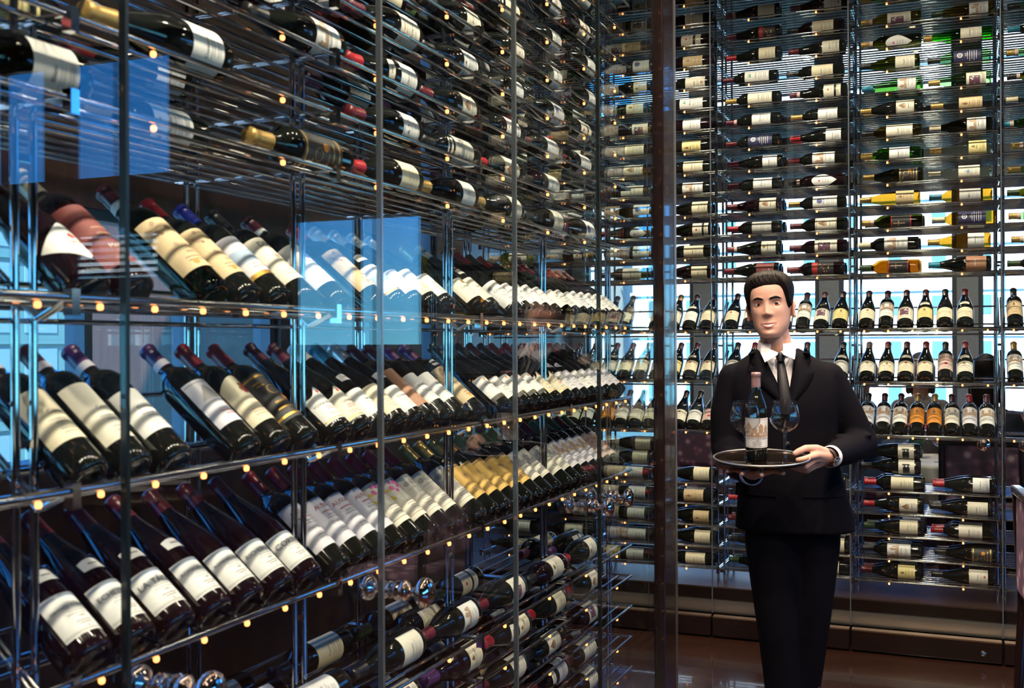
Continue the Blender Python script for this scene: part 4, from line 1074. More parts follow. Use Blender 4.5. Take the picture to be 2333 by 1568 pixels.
def lerp(a, b, t): return a + (b - a) * t
def table(tab, z):
    """smooth interpolation in a table of rows (z, a, b, ...)"""
    if z <= tab[0][0]: return tab[0][1:]
    if z >= tab[-1][0]: return tab[-1][1:]
    for i in range(len(tab) - 1):
        if tab[i][0] <= z <= tab[i + 1][0]:
            t = (z - tab[i][0]) / (tab[i + 1][0] - tab[i][0]); p0 = tab[max(i - 1, 0)]; p1 = tab[i]; p2 = tab[i + 1]; p3 = tab[min(i + 2, len(tab) - 1)]
            out = []
            for k in range(1, len(p1)):
                m1 = (p2[k] - p0[k]) / max(p2[0] - p0[0], 1e-6) * (p2[0] - p1[0]); m2 = (p3[k] - p1[k]) / max(p3[0] - p1[0], 1e-6) * (p2[0] - p1[0])
                out.append((2 * t ** 3 - 3 * t ** 2 + 1) * p1[k] + (t ** 3 - 2 * t ** 2 + t) * m1 + (-2 * t ** 3 + 3 * t ** 2) * p2[k] + (t ** 3 - t ** 2) * m2)
            return out
def capsule(mb, p0, p1, r0, r1, n=14, flat=None):
    """tapered limb with round ends"""
    p0 = Vector(p0); p1 = Vector(p1); d = (p1 - p0); L = d.length; d.normalize()
    a = Vector(flat) if flat else d.orthogonal()
    a = (a - d * a.dot(d)).normalized(); b = d.cross(a)
    rings = []
    for k in range(1, 5): t = math.pi / 2 * (1 - k / 4); rings.append((p0 - d * r0 * math.sin(t), r0 * max(math.cos(t), 0.03)))
    for k in range(0, 5): t = math.pi / 2 * k / 4; rings.append((p1 + d * r1 * math.sin(t), r1 * max(math.cos(t), 0.03)))
    mb.loft([[P + (a * math.cos(2 * math.pi * i / n) + b * math.sin(2 * math.pi * i / n)) * R for i in range(n)] for P, R in rings])
def chain(mb, pts, radii, n=14):
    for i in range(len(pts) - 1): capsule(mb, pts[i], pts[i + 1], radii[i], radii[i + 1], n)
def ellipsoid(mb, c, r, rot=None, n=16, m_=10):
    rings = []
    for j in range(m_ + 1):
        t = math.pi * j / m_; t = min(max(t, 0.05), math.pi - 0.05)
        ring = []
        for i in range(n):
            p = Vector((r[0] * math.sin(t) * math.cos(2 * math.pi * i / n), r[1] * math.sin(t) * math.sin(2 * math.pi * i / n), -r[2] * math.cos(t)))
            if rot: p = rot @ p
            ring.append(p + Vector(c))
        rings.append(ring)
    mb.loft(rings)
def blob(mb, voxel, smooth=4, factor=0.5):
    """fuse overlapping shapes into one continuous surface"""
    me = mb.mesh('fuse', [])
    o = bpy.data.objects.new('fuse', me); COL.objects.link(o)
    md = o.modifiers.new('r', 'REMESH'); md.mode = 'VOXEL'; md.voxel_size = voxel; md.use_smooth_shade = True
    if smooth:
        sm = o.modifiers.new('s', 'SMOOTH'); sm.iterations = smooth; sm.factor = factor
    bpy.context.view_layer.update()
    dg = bpy.context.evaluated_depsgraph_get()
    out = bpy.data.meshes.new_from_object(o.evaluated_get(dg))
    bpy.data.objects.remove(o); bpy.data.meshes.remove(me)
    out.polygons.foreach_set('use_smooth', [True] * len(out.polygons))
    return out

# ---- head (own frame: eyes at z = 0, face towards -y)
HEAD = [(-0.118, 0.022, 0.080, -0.030), (-0.110, 0.039, 0.090, -0.008), (-0.096, 0.0520, 0.0940, 0.020), (-0.076, 0.0610, 0.0935, 0.050), (-0.050, 0.0660, 0.0925, 0.075), (-0.025, 0.0692, 0.0930, 0.088), (0.0, 0.0715, 0.0925, 0.096),
        (0.025, 0.0735, 0.0970, 0.099), (0.050, 0.0740, 0.0955, 0.098), (0.075, 0.0675, 0.0840, 0.088), (0.095, 0.0520, 0.0630, 0.068), (0.107, 0.0320, 0.0380, 0.044), (0.1125, 0.012, 0.014, 0.018)]
def g(x, s): return math.exp(-(x / s) ** 2)
def face_push(x, z):
    """how far the face stands out (towards -y) over the plain head"""
    p = 0.0
    # nose
    if -0.052 < z < 0.022:
        if z > -0.032: a = max(0.0, (0.018 - z) / 0.050) ** 1.15 * 0.0235
        else: a = 0.0235 * max(0.0, 1 - ((-0.032 - z) / 0.013) ** 1.6)
        p += a * g(x, lerp(0.0075, 0.0115, min(1, max(0, (0.015 - z) / 0.05))))
    for s in (-1, 1):
        p += 0.0075 * g(x - s * 0.0125, 0.0058) * g(z + 0.036, 0.0062)
        p -= 0.0100 * g(x - s * 0.0315, 0.0150) * g(z - 0.001, 0.0115)
        p += 0.0045 * g(x - s * 0.030, 0.018) * g(z - 0.020, 0.007)
        p += 0.0035 * g(x - s * 0.042, 0.015) * g(z + 0.026, 0.016)
        p -= 0.0016 * g(x - s * 0.027, 0.006) * g(z + 0.056, 0.012)
        p -= 0.0022 * g(x - s * 0.030, 0.004) * g(z + 0.067, 0.005)
    p += 0.0040 * g(x, 0.019) * g(z + 0.0665, 0.0042) + 0.0055 * g(x, 0.017) * g(z + 0.0800, 0.0052) - 0.0042 * g(x, 0.024) * g(z + 0.0730, 0.0030)
    p += 0.0065 * g(x, 0.017) * g(z + 0.1040, 0.0095) - 0.0030 * g(x, 0.018) * g(z + 0.0910, 0.0045)
    return p
def head_pt(th, z, off=0.0):
    """th = 0 at the front, positive to the viewer's right"""
    hw, f, b = table(HEAD, z)
    cy_ = 0.0 if b > 0.02 else (b - 0.02) * 0.9
    ry = (f + cy_) if abs(th) < math.pi / 2 else (b - cy_)
    ex = 0.90 if abs(th) < math.pi / 2 else 1.0
    sx, cx = math.sin(th), math.cos(th)
    x = (hw + off) * math.copysign(abs(sx) ** ex, sx); y = cy_ - (ry + off) * math.copysign(abs(cx) ** ex, cx)
    if cx > 0 and off == 0.0: y -= face_push(x, z) * min(1.0, cx * 2.2)
    return Vector((x, y, z))
HM = (Matrix.Translation((-0.054, -0.016, 1.7165)) @ Matrix.Rotation(math.radians(-7), 4, 'Z') @ Matrix.Rotation(math.radians(-4.5), 4, 'Y'))
NT = 120
def head_rings(mb):
    zs = [-0.118 + (0.1125 + 0.118) * i / 96 for i in range(97)]
    mb.loft([[HM @ head_pt(-math.pi + 2 * math.pi * k / NT, z) for k in range(NT)] for z in zs])
body = MB()
head_rings(body)
for s in (-1, 1):      # ears
    c = HM @ Vector((s * 0.0765, 0.010, -0.020))
    R3 = HM.to_3x3() @ Matrix.Rotation(s * math.radians(34), 3, 'Z') @ Matrix.Rotation(math.radians(-8), 3, 'X')
    ellipsoid(body, c, (0.0050, 0.0165, 0.0300), R3)
    pts = []
    for k in range(15):
        t = math.radians(-110 + 250 * k / 14)
        pts.append(c + R3 @ Vector((s * 0.004, 0.0155 * math.sin(t + 0.5) , 0.0305 * math.cos(t + 0.5))))
    body.path(pts, [0.0042] * 15, 8)
    ellipsoid(body, c + R3 @ Vector((s * 0.001, -0.006, -0.026)), (0.0045, 0.0075, 0.0085), R3)
chain(body, [(-0.048, 0.012, 1.655), (-0.036, 0.014, 1.585), (-0.026, 0.020, 1.48)], [0.050, 0.0545, 0.062], 24)
chain(body, [(-0.050, -0.030, 1.625), (-0.036, -0.015, 1.56)], [0.030, 0.036])
# trunk, arms and legs inside the clothes
chain(body, [(-0.02, 0.02, 1.42), (0.0, 0.01, 1.15), (0.02, 0.02, 0.98)], [0.085, 0.08, 0.085], 20)
chain(body, [(-0.02, 0.02, 1.46), (-0.175, 0.0, 1.445), (-0.212, 0.0, 1.19), (-0.115, -0.292, 1.138)], [0.06, 0.046, 0.040, 0.027])
chain(body, [(-0.02, 0.02, 1.46), (0.145, 0.03, 1.445), (0.262, 0.05, 1.215), (0.142, -0.243, 1.195)], [0.06, 0.046, 0.040, 0.027])
chain(body, [(0.02, 0.02, 0.98), (-0.045, 0.0, 0.88), (-0.03, -0.02, 0.52), (-0.01, 0.02, 0.10)], [0.08, 0.065, 0.048, 0.036])
chain(body, [(0.02, 0.02, 0.98), (0.085, 0.03, 0.88), (0.085, 0.04, 0.52), (0.065, 0.09, 0.10)], [0.08, 0.065, 0.048, 0.036])
chain(body, [(-0.01, 0.02, 0.07), (-0.012, -0.12, 0.04)], [0.034, 0.026]); chain(body, [(0.065, 0.09, 0.07), (0.085, -0.05, 0.04)], [0.034, 0.026])
# hand on the tray's rim (viewer's right)
W = (0.142, -0.243, 1.195)
chain(body, [W, (0.098, -0.322, 1.208), (0.070, -0.362, 1.203), (0.050, -0.382, 1.199), (0.036, -0.388, 1.197)], [0.026, 0.0135, 0.0102, 0.0090, 0.0080])       # index along the rim
chain(body, [W, (0.090, -0.318, 1.194), (0.062, -0.352, 1.171), (0.034, -0.350, 1.168), (0.016, -0.346, 1.170)], [0.026, 0.0135, 0.0100, 0.0088, 0.0078])
chain(body, [W, (0.086, -0.306, 1.180), (0.062, -0.334, 1.160), (0.038, -0.332, 1.160), (0.020, -0.326, 1.165)], [0.026, 0.0130, 0.0095, 0.0085, 0.0075])
chain(body, [W, (0.090, -0.292, 1.168), (0.066, -0.312, 1.152), (0.046, -0.310, 1.154), (0.032, -0.306, 1.160)], [0.024, 0.0120, 0.0085, 0.0076, 0.0068])
chain(body, [(0.128, -0.262, 1.205), (0.098, -0.306, 1.226), (0.062, -0.346, 1.232), (0.036, -0.372, 1.222), (0.027, -0.381, 1.217)], [0.022, 0.0155, 0.0115, 0.0105, 0.0085])   # thumb on top
# hand flat under the tray (viewer's left)
W = (-0.115, -0.292, 1.138)
chain(body, [W, (-0.062, -0.385, 1.158), (-0.040, -0.432, 1.166), (-0.022, -0.462, 1.165), (-0.010, -0.480, 1.163)], [0.026, 0.0140, 0.0095, 0.0085, 0.0075])
chain(body, [W, (-0.088, -0.395, 1.156), (-0.082, -0.448, 1.163), (-0.078, -0.486, 1.162), (-0.076, -0.510, 1.159)], [0.026, 0.0140, 0.0098, 0.0086, 0.0076])
chain(body, [W, (-0.112, -0.390, 1.156), (-0.124, -0.442, 1.163), (-0.132, -0.476, 1.162), (-0.138, -0.496, 1.160)], [0.026, 0.0140, 0.0095, 0.0085, 0.0075])
chain(body, [W, (-0.134, -0.378, 1.156), (-0.160, -0.418, 1.164), (-0.176, -0.444, 1.164), (-0.186, -0.460, 1.163)], [0.024, 0.0130, 0.0085, 0.0076, 0.0068])
chain(body, [(-0.122, -0.318, 1.146), (-0.160, -0.350, 1.160), (-0.196, -0.372, 1.168), (-0.220, -0.384, 1.170)], [0.022, 0.0135, 0.0110, 0.0090])
MAN_LOC = (-0.5886, 4.0298, 0.0); MAN_ROT = math.radians(8.31)
body_me = blob(body, 0.0030, 3, 0.5)
body_me.name = 'person'; body_me.materials.append(M['skin'])
man = link('person', body_me, None, Matrix.Translation(MAN_LOC) @ Matrix.Rotation(MAN_ROT, 4, 'Z'))
tag(man, 'smiling dark-haired person in black suit and tie carrying a round tray', 'person')
bvh_head = BVHTree.FromPolygons([v.co[:] for v in body_me.vertices], [list(p.vertices) for p in body_me.polygons])
HI = HM.inverted()
def on_face(x, z, off):
    """point on the face surface at head coords x, z"""
    o = HM @ Vector((x, -0.25, z)); d = (HM.to_3x3() @ Vector((0, 1, 0))).normalized()
    hit = bvh_head.ray_cast(o, d)
    return (hit[0] if hit[0] else HM @ Vector((x, -0.08, z))) - d * off
def strip(name, xs_, lo, hi, mat, off, rows=3, parent=None, thick=0.0):
    mb = MB(); rings = []
    for x in xs_:
        rings.append([on_face(x, lerp(lo(x), hi(x), j / (rows - 1)), off + thick * math.sin(math.pi * j / (rows - 1))) for j in range(rows)])
    mb.loft(rings, 0, False, False)
    return obj(name, mb, mat, parent)
XS = [-0.0285 + 0.057 * i / 22 for i in range(23)]
mu = lambda x: -0.0708 + 0.0040 * (x / 0.0285) ** 2
ml = lambda x: -0.0768 + 0.0100 * (x / 0.0285) ** 2
strip('teeth', [x * 0.84 for x in XS], lambda x: ml(x) - 0.0003, lambda x: mu(x) + 0.0003, M['tooth'], 0.0006, 3, man)
strip('upper_lip', XS, mu, lambda x: -0.0648 - 0.0020 * (x / 0.0285) ** 2 - 0.0008 * g(x, 0.004), M['lip'], 0.0009, 4, man, 0.0012)
strip('lower_lip', XS, lambda x: -0.0850 + 0.0182 * (x / 0.0285) ** 2, ml, M['lip'], 0.0009, 4, man, 0.0018)
for s in (-1, 1):
    bx_ = [s * (0.0105 + 0.040 * i / 14) for i in range(15)]
    zmid = lambda x: 0.0180 + 0.0058 * math.sin(min(1, (abs(x) - 0.0105) / 0.040) * 2.2) - 0.0045 * max(0, (abs(x) - 0.034) / 0.016)
    tk = lambda x: 0.0038 * (0.55 + 0.6 * math.sin(math.pi * min(1, (abs(x) - 0.0105) / 0.040) ** 0.8)) * (1 if abs(x) < 0.045 else 0.55)
    strip('eyebrow', bx_, lambda x: zmid(x) - tk(x), lambda x: zmid(x) + tk(x), M['hair'], 0.0006, 5, man, 0.0016)
    ec = Vector((s * 0.0312, 0, 0.0005)); hit = HI @ on_face(ec.x, ec.z, 0.0); ec.y = hit.y + 0.0098
    e = MB(); ellipsoid(e, HM @ ec, (0.0140, 0.0140, 0.0140), None, 24, 16); eye = obj('eye', e, M['eyewhite'], man)
    gd = Vector((0.12, -1, 0.0)).normalized(); e = MB(); rings = []
    for k in range(6):
        t = math.radians(1 + 24 * k / 5); a_ = gd.orthogonal().normalized(); b_ = gd.cross(a_)
        rings.append([HM @ (ec + (gd * math.cos(t) + (a_ * math.cos(q * math.pi / 10) + b_ * math.sin(q * math.pi / 10)) * math.sin(t)) * 0.0144) for q in range(20)])
    e.loft(rings, 0, True); obj('iris', e, M['iris'], eye)
    for lo_, hi_, nm in ((21, 100, 'upper_lid'), (-80, -18, 'lower_lid')):
        e = MB(); rings = []
        for k in range(9):
            el = math.radians(lerp(lo_, hi_, k / 8)); ring = []
            for q in range(17):
                az = math.radians(-88 + 176 * q / 16); cut = 1 - 0.75 * abs(q - 8) / 8 if ((nm == 'upper_lid' and k == 0) or (nm == 'lower_lid' and k == 8)) else 1
                e2 = el * cut
                ring.append(HM @ (ec + Vector((math.sin(az) * math.cos(e2), -math.cos(az) * math.cos(e2), math.sin(e2))) * 0.0153))
            rings.append(ring)
        e.loft(rings, 0, False, False); obj(nm, e, M['skin_lid'], eye)

# ---- hair: a full short cut with a side parting
def hairline(th):
    a = abs(math.degrees(th)); t = [(0, 0.066), (22, 0.065), (38, 0.061), (47, 0.046), (56, 0.016), (66, -0.014), (80, -0.020), (92, 0.018), (104, 0.016), (118, -0.032), (140, -0.062), (180, -0.070)]
    z = table([(x, y) for x, y in t], a)[0]
    if th < 0: z -= 0.006 * max(0, 1 - abs(a - 30) / 30)
    return z
def hair_off(th, z):
    top = max(0.0, (z - 0.02) / 0.09)
    base = 0.0095 + 0.0100 * top + 0.006 * max(0, math.cos(th)) * top
    part = math.exp(-((math.sin(th) * 0.074 * 1.0 - 0.030) / 0.006) ** 2) * (1 if math.cos(th) > -0.3 else 0) * (1 if z > 0.05 else 0)
    groove = 0.0007 * math.sin(th * 31 + z * 210 + 2 * math.sin(z * 90)) + 0.0005 * math.sin(th * 67 - z * 150)
    return base - 0.006 * part + groove
hm = MB(); NTH, NZ = 144, 60
rings = []
for k in range(NTH):
    th = -math.pi + 2 * math.pi * k / NTH; z0_ = hairline(th); ring = []
    for j in range(NZ + 1):
        q = j / NZ; z = lerp(z0_, 0.1125, q ** 0.9)
        fr_ = max(0.0, math.cos(th)); d = min(1.0, (z - z0_) / (0.012 + 0.020 * fr_)); d = d * d * (3 - 2 * d) if fr_ < 0.5 else d ** 0.8
        off = -0.003 + (hair_off(th, z) + 0.003) * d
        p = head_pt(th, z, 0.0005 + off)
        up = max(0, (z - 0.06) / 0.0525)
        p.z += (0.008 + 0.004 * max(0, math.cos(th))) * up * d
        ring.append(HM @ p)
    rings.append(ring)
for k in range(NTH):
    a, b = rings[k], rings[(k + 1) % NTH]
    hm.loft([a, b], 0, False, False)
ct = HM @ Vector((0, -0.004, 0.1265))
hm.add([r_[-1] for r_ in rings] + [ct], [(k, (k + 1) % NTH, NTH) for k in range(NTH)], 0, True)
obj('hair', hm, M['hair'], man)

# ---- shirt, collar and tie
TOR = [  # z, centre x, centre y, half width, half depth
    (0.905, 0.028, 0.010, 0.212, 0.135), (0.96, 0.026, 0.010, 0.206, 0.134), (1.05, 0.018, 0.008, 0.190, 0.128), (1.15, 0.008, 0.006, 0.176, 0.122), (1.27, 0.0, 0.006, 0.180, 0.126), (1.36, -0.008, 0.006, 0.192, 0.130), (1.43, -0.015, 0.010, 0.196, 0.120),
    (1.485, -0.020, 0.014, 0.178, 0.104), (1.525, -0.024, 0.018, 0.128, 0.086), (1.555, -0.028, 0.020, 0.082, 0.068), (1.572, -0.030, 0.020, 0.064, 0.058)]
def torso_ring(z, shrink=0.0, n=48, p=0.86):
    cx_, cy_, hw, hd = table(TOR, z); ring = []
    for k in range(n):
        a = 2 * math.pi * k / n; c_, s_ = math.cos(a), math.sin(a)
        ring.append(Vector((cx_ + (hw - shrink) * math.copysign(abs(c_) ** p, c_), cy_ + (hd - shrink) * math.copysign(abs(s_) ** p, s_), z)))
    return ring
sh = MB(); sh.loft([torso_ring(1.20 + 0.365 * i / 20, 0.010) for i in range(21)], 0, True)
shirt = obj('shirt', sh, M['shirt'], man)
co = MB(); rings = []
for k in range(33):          # collar stand, open at the front
    a = math.radians(-72 + 324 * k / 32); c_, s_ = math.cos(a), math.sin(a)
    fx, fy = -0.031 + 0.0625 * c_, 0.004 + 0.064 * s_
    zt = 1.588 + 0.012 * s_; zb = 1.552 + 0.010 * s_
    rings.append([Vector((fx * 1.0, fy, zb)), Vector((fx, fy, zt)), Vector((fx + 0.004 * c_, fy + 0.004 * s_, zt)), Vector((fx + 0.011 * c_, fy + 0.011 * s_, zb - 0.008))])
co.loft(rings, 0, False, False)
def plate(mb, pts, th, mat=0):
    """thin polygon plate with thickness (towards +y)"""
    n_ = len(pts); f = [Vector(p) for p in pts]; b = [p + Vector((0, th, 0)) for p in f]
    mb.add(f + b, [list(range(n_)), list(range(2 * n_ - 1, n_ - 1, -1))] + [(i, i + n_, (i + 1) % n_ + n_, (i + 1) % n_) for i in range(n_)], mat)
plate(co, [(-0.086, -0.050, 1.582), (-0.060, -0.086, 1.560), (-0.026, -0.108, 1.545), (-0.030, -0.124, 1.537), (-0.072, -0.128, 1.512), (-0.088, -0.082, 1.545)], 0.004)
plate(co, [(0.030, -0.050, 1.585), (0.006, -0.086, 1.562), (-0.014, -0.108, 1.547), (-0.008, -0.124, 1.538), (0.030, -0.122, 1.522), (0.034, -0.082, 1.550)], 0.004)
obj('collar', co, M['shirt'], man)
TORB = MB(); TORB.loft([torso_ring(0.905 + 0.66 * i / 40, 0.0) for i in range(41)], 0, True)
bvh_t = BVHTree.FromPolygons([Vector(v) for v in TORB.v], TORB.f)
def chest(x, z, off):
    h = bvh_t.ray_cast(Vector((x, -1, z)), Vector((0, 1, 0)))
    return (h[0] if h[0] else Vector((x, -0.11, z))) - Vector((0, off, 0))
tm = MB()
def tie_ring(x, z, w, d, off):
    c = chest(x, z, off)
    return [Vector((x - w, c.y + d, z)), Vector((x - w * 0.6, c.y - d, z)), Vector((x + w * 0.6, c.y - d, z)), Vector((x + w, c.y + d, z))]
tm.loft([tie_ring(-0.019, 1.547, 0.0165, 0.006, 0.030), tie_ring(-0.019, 1.538, 0.0195, 0.009, 0.026), tie_ring(-0.0185, 1.515, 0.0125, 0.008, 0.016)])
tm.loft([tie_ring(lerp(-0.0185, 0.002, t), lerp(1.516, 1.33, t), lerp(0.0125, 0.027, t ** 0.8), 0.004, 0.006 + 0.004 * math.sin(t * 3.1)) for t in [i / 10 for i in range(11)]])
obj('tie', tm, M['tie'], man)

# ---- jacket: trunk and sleeves fused, opened at the chest
jk = MB(); jk.loft([torso_ring(0.905 + 0.655 * i / 44) for i in range(45)])
chain(jk, [(-0.150, 0.006, 1.462), (-0.186, 0.004, 1.448), (-0.212, 0.002, 1.32), (-0.214, 0.0, 1.195), (-0.165, -0.16, 1.150), (-0.120, -0.276, 1.136)], [0.052, 0.058, 0.060, 0.056, 0.050, 0.042], 20)
chain(jk, [(0.112, 0.020, 1.465), (0.150, 0.026, 1.452), (0.206, 0.040, 1.335), (0.262, 0.050, 1.218), (0.208, -0.095, 1.206), (0.156, -0.218, 1.198)], [0.052, 0.058, 0.060, 0.058, 0.052, 0.043], 20)
# soft folds at elbows and waist
for c, r_ in (((-0.225, -0.045, 1.20), (0.030, 0.028, 0.012)), ((0.262, -0.022, 1.252), (0.035, 0.03, 0.011)), ((0.19, -0.10, 1.252), (0.03, 0.03, 0.010))):
    ellipsoid(jk, c, r_)
jme = blob(jk, 0.0065, 5, 0.5)
bm = bmesh.new(); bm.from_mesh(jme)
def vee(z):   # left and right edge of the shirt opening
    t = min(1, max(0, (z - 1.362) / (1.575 - 1.362)))
    return lerp(0.004, -0.098, t), lerp(0.006, 0.038, min(1, t * 1.05))
dead = []
for f in bm.faces:
    c = f.calc_center_median()
    if c.y < -0.0 and 1.362 < c.z < 1.60:
        a, b = vee(c.z)
        if a < c.x < b: dead.append(f)
    if c.z > 1.548 and (c.x + 0.03) ** 2 + (c.y - 0.012) ** 2 < 0.068 ** 2: dead.append(f)
bmesh.ops.delete(bm, geom=list(set(dead)), context='FACES')
bm.to_mesh(jme); bm.free()
jme.name = 'jacket'; jme.materials.append(M['suit'])
jacket = link('jacket', jme, man)
sd = jacket.modifiers.new('cloth', 'SOLIDIFY'); sd.thickness = 0.004; sd.offset = -1
bvh_j = BVHTree.FromPolygons([v.co[:] for v in jme.vertices], [list(p.vertices) for p in jme.polygons])
def on_jacket(x, z, off):
    y = chest(x, z, 0.0).y
    h = bvh_j.ray_cast(Vector((x, -1, z)), Vector((0, 1, 0)))
    if h[0] and h[0].y < y: y = h[0].y
    return Vector((x, y - off, z))
for side in (0, 1):
    lp = MB(); rings = []
    for i in range(13):
        z = lerp(1.362, 1.545, i / 12); a, b = vee(z); e = a if side == 0 else b; sg = -1 if side == 0 else 1
        wd = 0.012 + 0.062 * math.sin(min(1, (i / 12) * 1.35) * math.pi * 0.55) * (1 if i < 9 else (0.55 if i == 9 else 0.75 - 0.1 * (i - 10)))
        rings.append([on_jacket(e - sg * 0.003, z, 0.004), on_jacket(e + sg * wd * 0.5, z, 0.009), on_jacket(e + sg * wd, z, 0.006)])
    lp.loft(rings, 0, False, False)
    lpo = obj('lapel', lp, M['suit'], jacket); sdl = lpo.modifiers.new('cloth', 'SOLIDIFY'); sdl.thickness = 0.003
for z in (1.335, 1.225):
    c = on_jacket(0.004, z, 0.002); bt = MB(); bt.lathe([(0, -0.004), (0.007, -0.004), (0.0085, -0.002), (0.0085, 0.003)], 16, axis='Y', origin=c); obj('button', bt, M['tie'], jacket)
pk = MB()
for sx_ in (-0.105, 0.125):
    rings = [[on_jacket(sx_ + u_, 1.06 + v_, 0.004) for v_ in (-0.022, 0.022)] for u_ in [-0.07 + 0.14 * i / 8 for i in range(9)]]
    pk.loft(rings, 0, False, False)
obj('pocket_flap', pk, M['suit'], jacket)

# ---- trousers and shoes
tr = MB()
chain(tr, [(0.018, 0.014, 1.0), (0.018, 0.012, 0.93)], [0.115, 0.12], 20)
chain(tr, [(-0.040, 0.010, 0.93), (-0.046, 0.0, 0.86), (-0.040, -0.010, 0.70), (-0.030, -0.022, 0.53), (-0.018, -0.004, 0.33), (-0.008, 0.022, 0.11)], [0.112, 0.104, 0.088, 0.073, 0.063, 0.064], 20)
chain(tr, [(0.078, 0.026, 0.93), (0.086, 0.030, 0.86), (0.086, 0.034, 0.70), (0.080, 0.044, 0.53), (0.062, 0.070, 0.33), (0.058, 0.098, 0.11)], [0.112, 0.104, 0.085, 0.068, 0.058, 0.060], 20)
tme = blob(tr, 0.008, 5, 0.5); tme.name = 'trousers'; tme.materials.append(M['suit']); link('trousers', tme, man)
for (fx, fy) in ((-0.010, 0.03), (0.072, 0.10)):
    s_ = MB(); rings = []
    for i in range(13):
        t = i / 12; y = fy + 0.055 - 0.275 * t; w = 0.036 + 0.012 * math.sin(t * 2.6) - 0.020 * max(0, t - 0.85) / 0.15; h = (0.085 if t < 0.35 else lerp(0.085, 0.045, min(1, (t - 0.35) / 0.3))) - 0.022 * max(0, t - 0.85) / 0.15
        rings.append([Vector((fx + w * math.copysign(abs(math.cos(a)) ** 0.7, math.cos(a)), y, max(0.001, h * 0.5 + h * 0.5 * math.copysign(abs(math.sin(a)) ** 0.7, math.sin(a))))) for a in [2 * math.pi * k / 16 for k in range(16)]])
    s_.loft(rings); obj('shoe', s_, M['shoe'], man)

# ---- cuffs and watch
cf = MB()
def cuff(p0, p1, r0, r1):
    p0 = Vector(p0); p1 = Vector(p1); d = (p1 - p0).normalized(); a = d.orthogonal().normalized(); b = d.cross(a); n_ = 28
    R = lambda P, r: [P + (a * math.cos(2 * math.pi * k / n_) + b * math.sin(2 * math.pi * k / n_)) * r for k in range(n_)]
    cf.loft([R(p0, r0), R(p1, r1), R(p1, r1 - 0.003), R(p0, r0 - 0.003)], 0, False)
cuff((-0.124, -0.262, 1.134), (-0.1105, -0.330, 1.1390), 0.0385, 0.0365)
cuff((0.162, -0.206, 1.198), (0.1405, -0.252, 1.195), 0.0385, 0.0370)
obj('shirt_cuff', cf, M['shirt'], man)
wt = empty('wristwatch'); wt.parent = man; wt['label'] = 'steel wristwatch on brown strap'
ax = (Vector((0.142, -0.243, 1.195)) - Vector((0.262, 0.05, 1.215))).normalized(); wc = Vector((0.1345, -0.262, 1.195))
a_ = ax.orthogonal().normalized(); b_ = ax.cross(a_); wb = MB()
R = lambda P, r: [P + (a_ * math.cos(2 * math.pi * k / 28) + b_ * math.sin(2 * math.pi * k / 28)) * r for k in range(28)]
wb.loft([R(wc - ax * 0.009, 0.0300), R(wc + ax * 0.009, 0.0290), R(wc + ax * 0.009, 0.0270), R(wc - ax * 0.009, 0.0280), R(wc - ax * 0.009, 0.0300)], 0, False); obj('strap', wb, M['leather'], wt)
nv = Vector((0.35, -0.85, -0.35)); nrm = (nv - ax * nv.dot(ax)).normalized()
wm = frame_matrix(wc + nrm * 0.0285, nrm, ax)
w1 = MB(); w1.lathe([(0, 0), (0.0185, 0), (0.0195, 0.003), (0.0185, 0.008), (0.0150, 0.009)], 28); link('case', w1.mesh('case', [M['chrome']]), wt, wm)
w2 = MB(); w2.lathe([(0.0152, 0.0088), (0.008, 0.0090), (0, 0.0090)], 24); link('dial', w2.mesh('dial', [pmat('watch_dial', (0.35, 0.33, 0.33), 0.2)]), wt, wm)

# ---- tray with glasses and bottle
TM = Matrix.Translation(MAN_LOC) @ Matrix.Rotation(MAN_ROT, 4, 'Z') @ Matrix.Translation((-0.080, -0.381, 1.188)) @ Matrix.Rotation(math.radians(4.5), 4, 'X')
M['tray_face'] = pmat('dark_tray_face', (0.05, 0.035, 0.03), 0.12, 0.85)
tray = link('serving_tray', None, None, TM); tag(tray, 'round silver-rimmed serving tray held by the person in black', 'tray')
t_ = MB(); t_.lathe([(0, 0.0), (0.138, 0.0), (0.150, 0.006), (0.1545, 0.0135), (0.1525, 0.0150), (0.1475, 0.0095), (0.137, 0.0045), (0, 0.0045)], 72); link('dish', t_.mesh('dish', [M['tray_face']]), tray)
t_ = MB(); rings = [[Vector((math.cos(2 * math.pi * k / 96) * (0.1545 + 0.0030 * math.cos(a)), math.sin(2 * math.pi * k / 96) * (0.1545 + 0.0030 * math.cos(a)), 0.0142 + 0.0030 * math.sin(a))) for a in [2 * math.pi * j / 8 for j in range(8)]] for k in range(97)]
t_.loft(rings, 0, False); link('rim', t_.mesh('rim', [pmat('silver_rim', (0.85, 0.84, 0.82), 0.28, 1.0)]), tray)
M['crystal'] = clearmat('crystal_glass', (0.975, 0.98, 0.98), 1.75)
def glass_meshes():
    b = MB()      # big bowl, thin wall
    b.lathe([(0.0, 0.102), (0.006, 0.1025), (0.020, 0.109), (0.036, 0.121), (0.0465, 0.138), (0.0485, 0.150), (0.0465, 0.170), (0.0405, 0.192), (0.0365, 0.207), (0.0357, 0.207), (0.0396, 0.192), (0.0455, 0.170), (0.0475, 0.150), (0.0455, 0.139), (0.035, 0.1225), (0.019, 0.111), (0.005, 0.106), (0, 0.1055)], 40)
    s = MB(); s.lathe([(0, 0.103), (0.0068, 0.102), (0.0048, 0.095), (0.0040, 0.070), (0.0040, 0.035), (0.0052, 0.016), (0.010, 0.008), (0.022, 0.0042), (0.035, 0.002), (0.036, 0.001), (0.035, 0), (0, 0)], 28)
    return b.mesh('bowl', [M['crystal']]), s.mesh('stem', [M['crystal']])
GB, GS = glass_meshes()
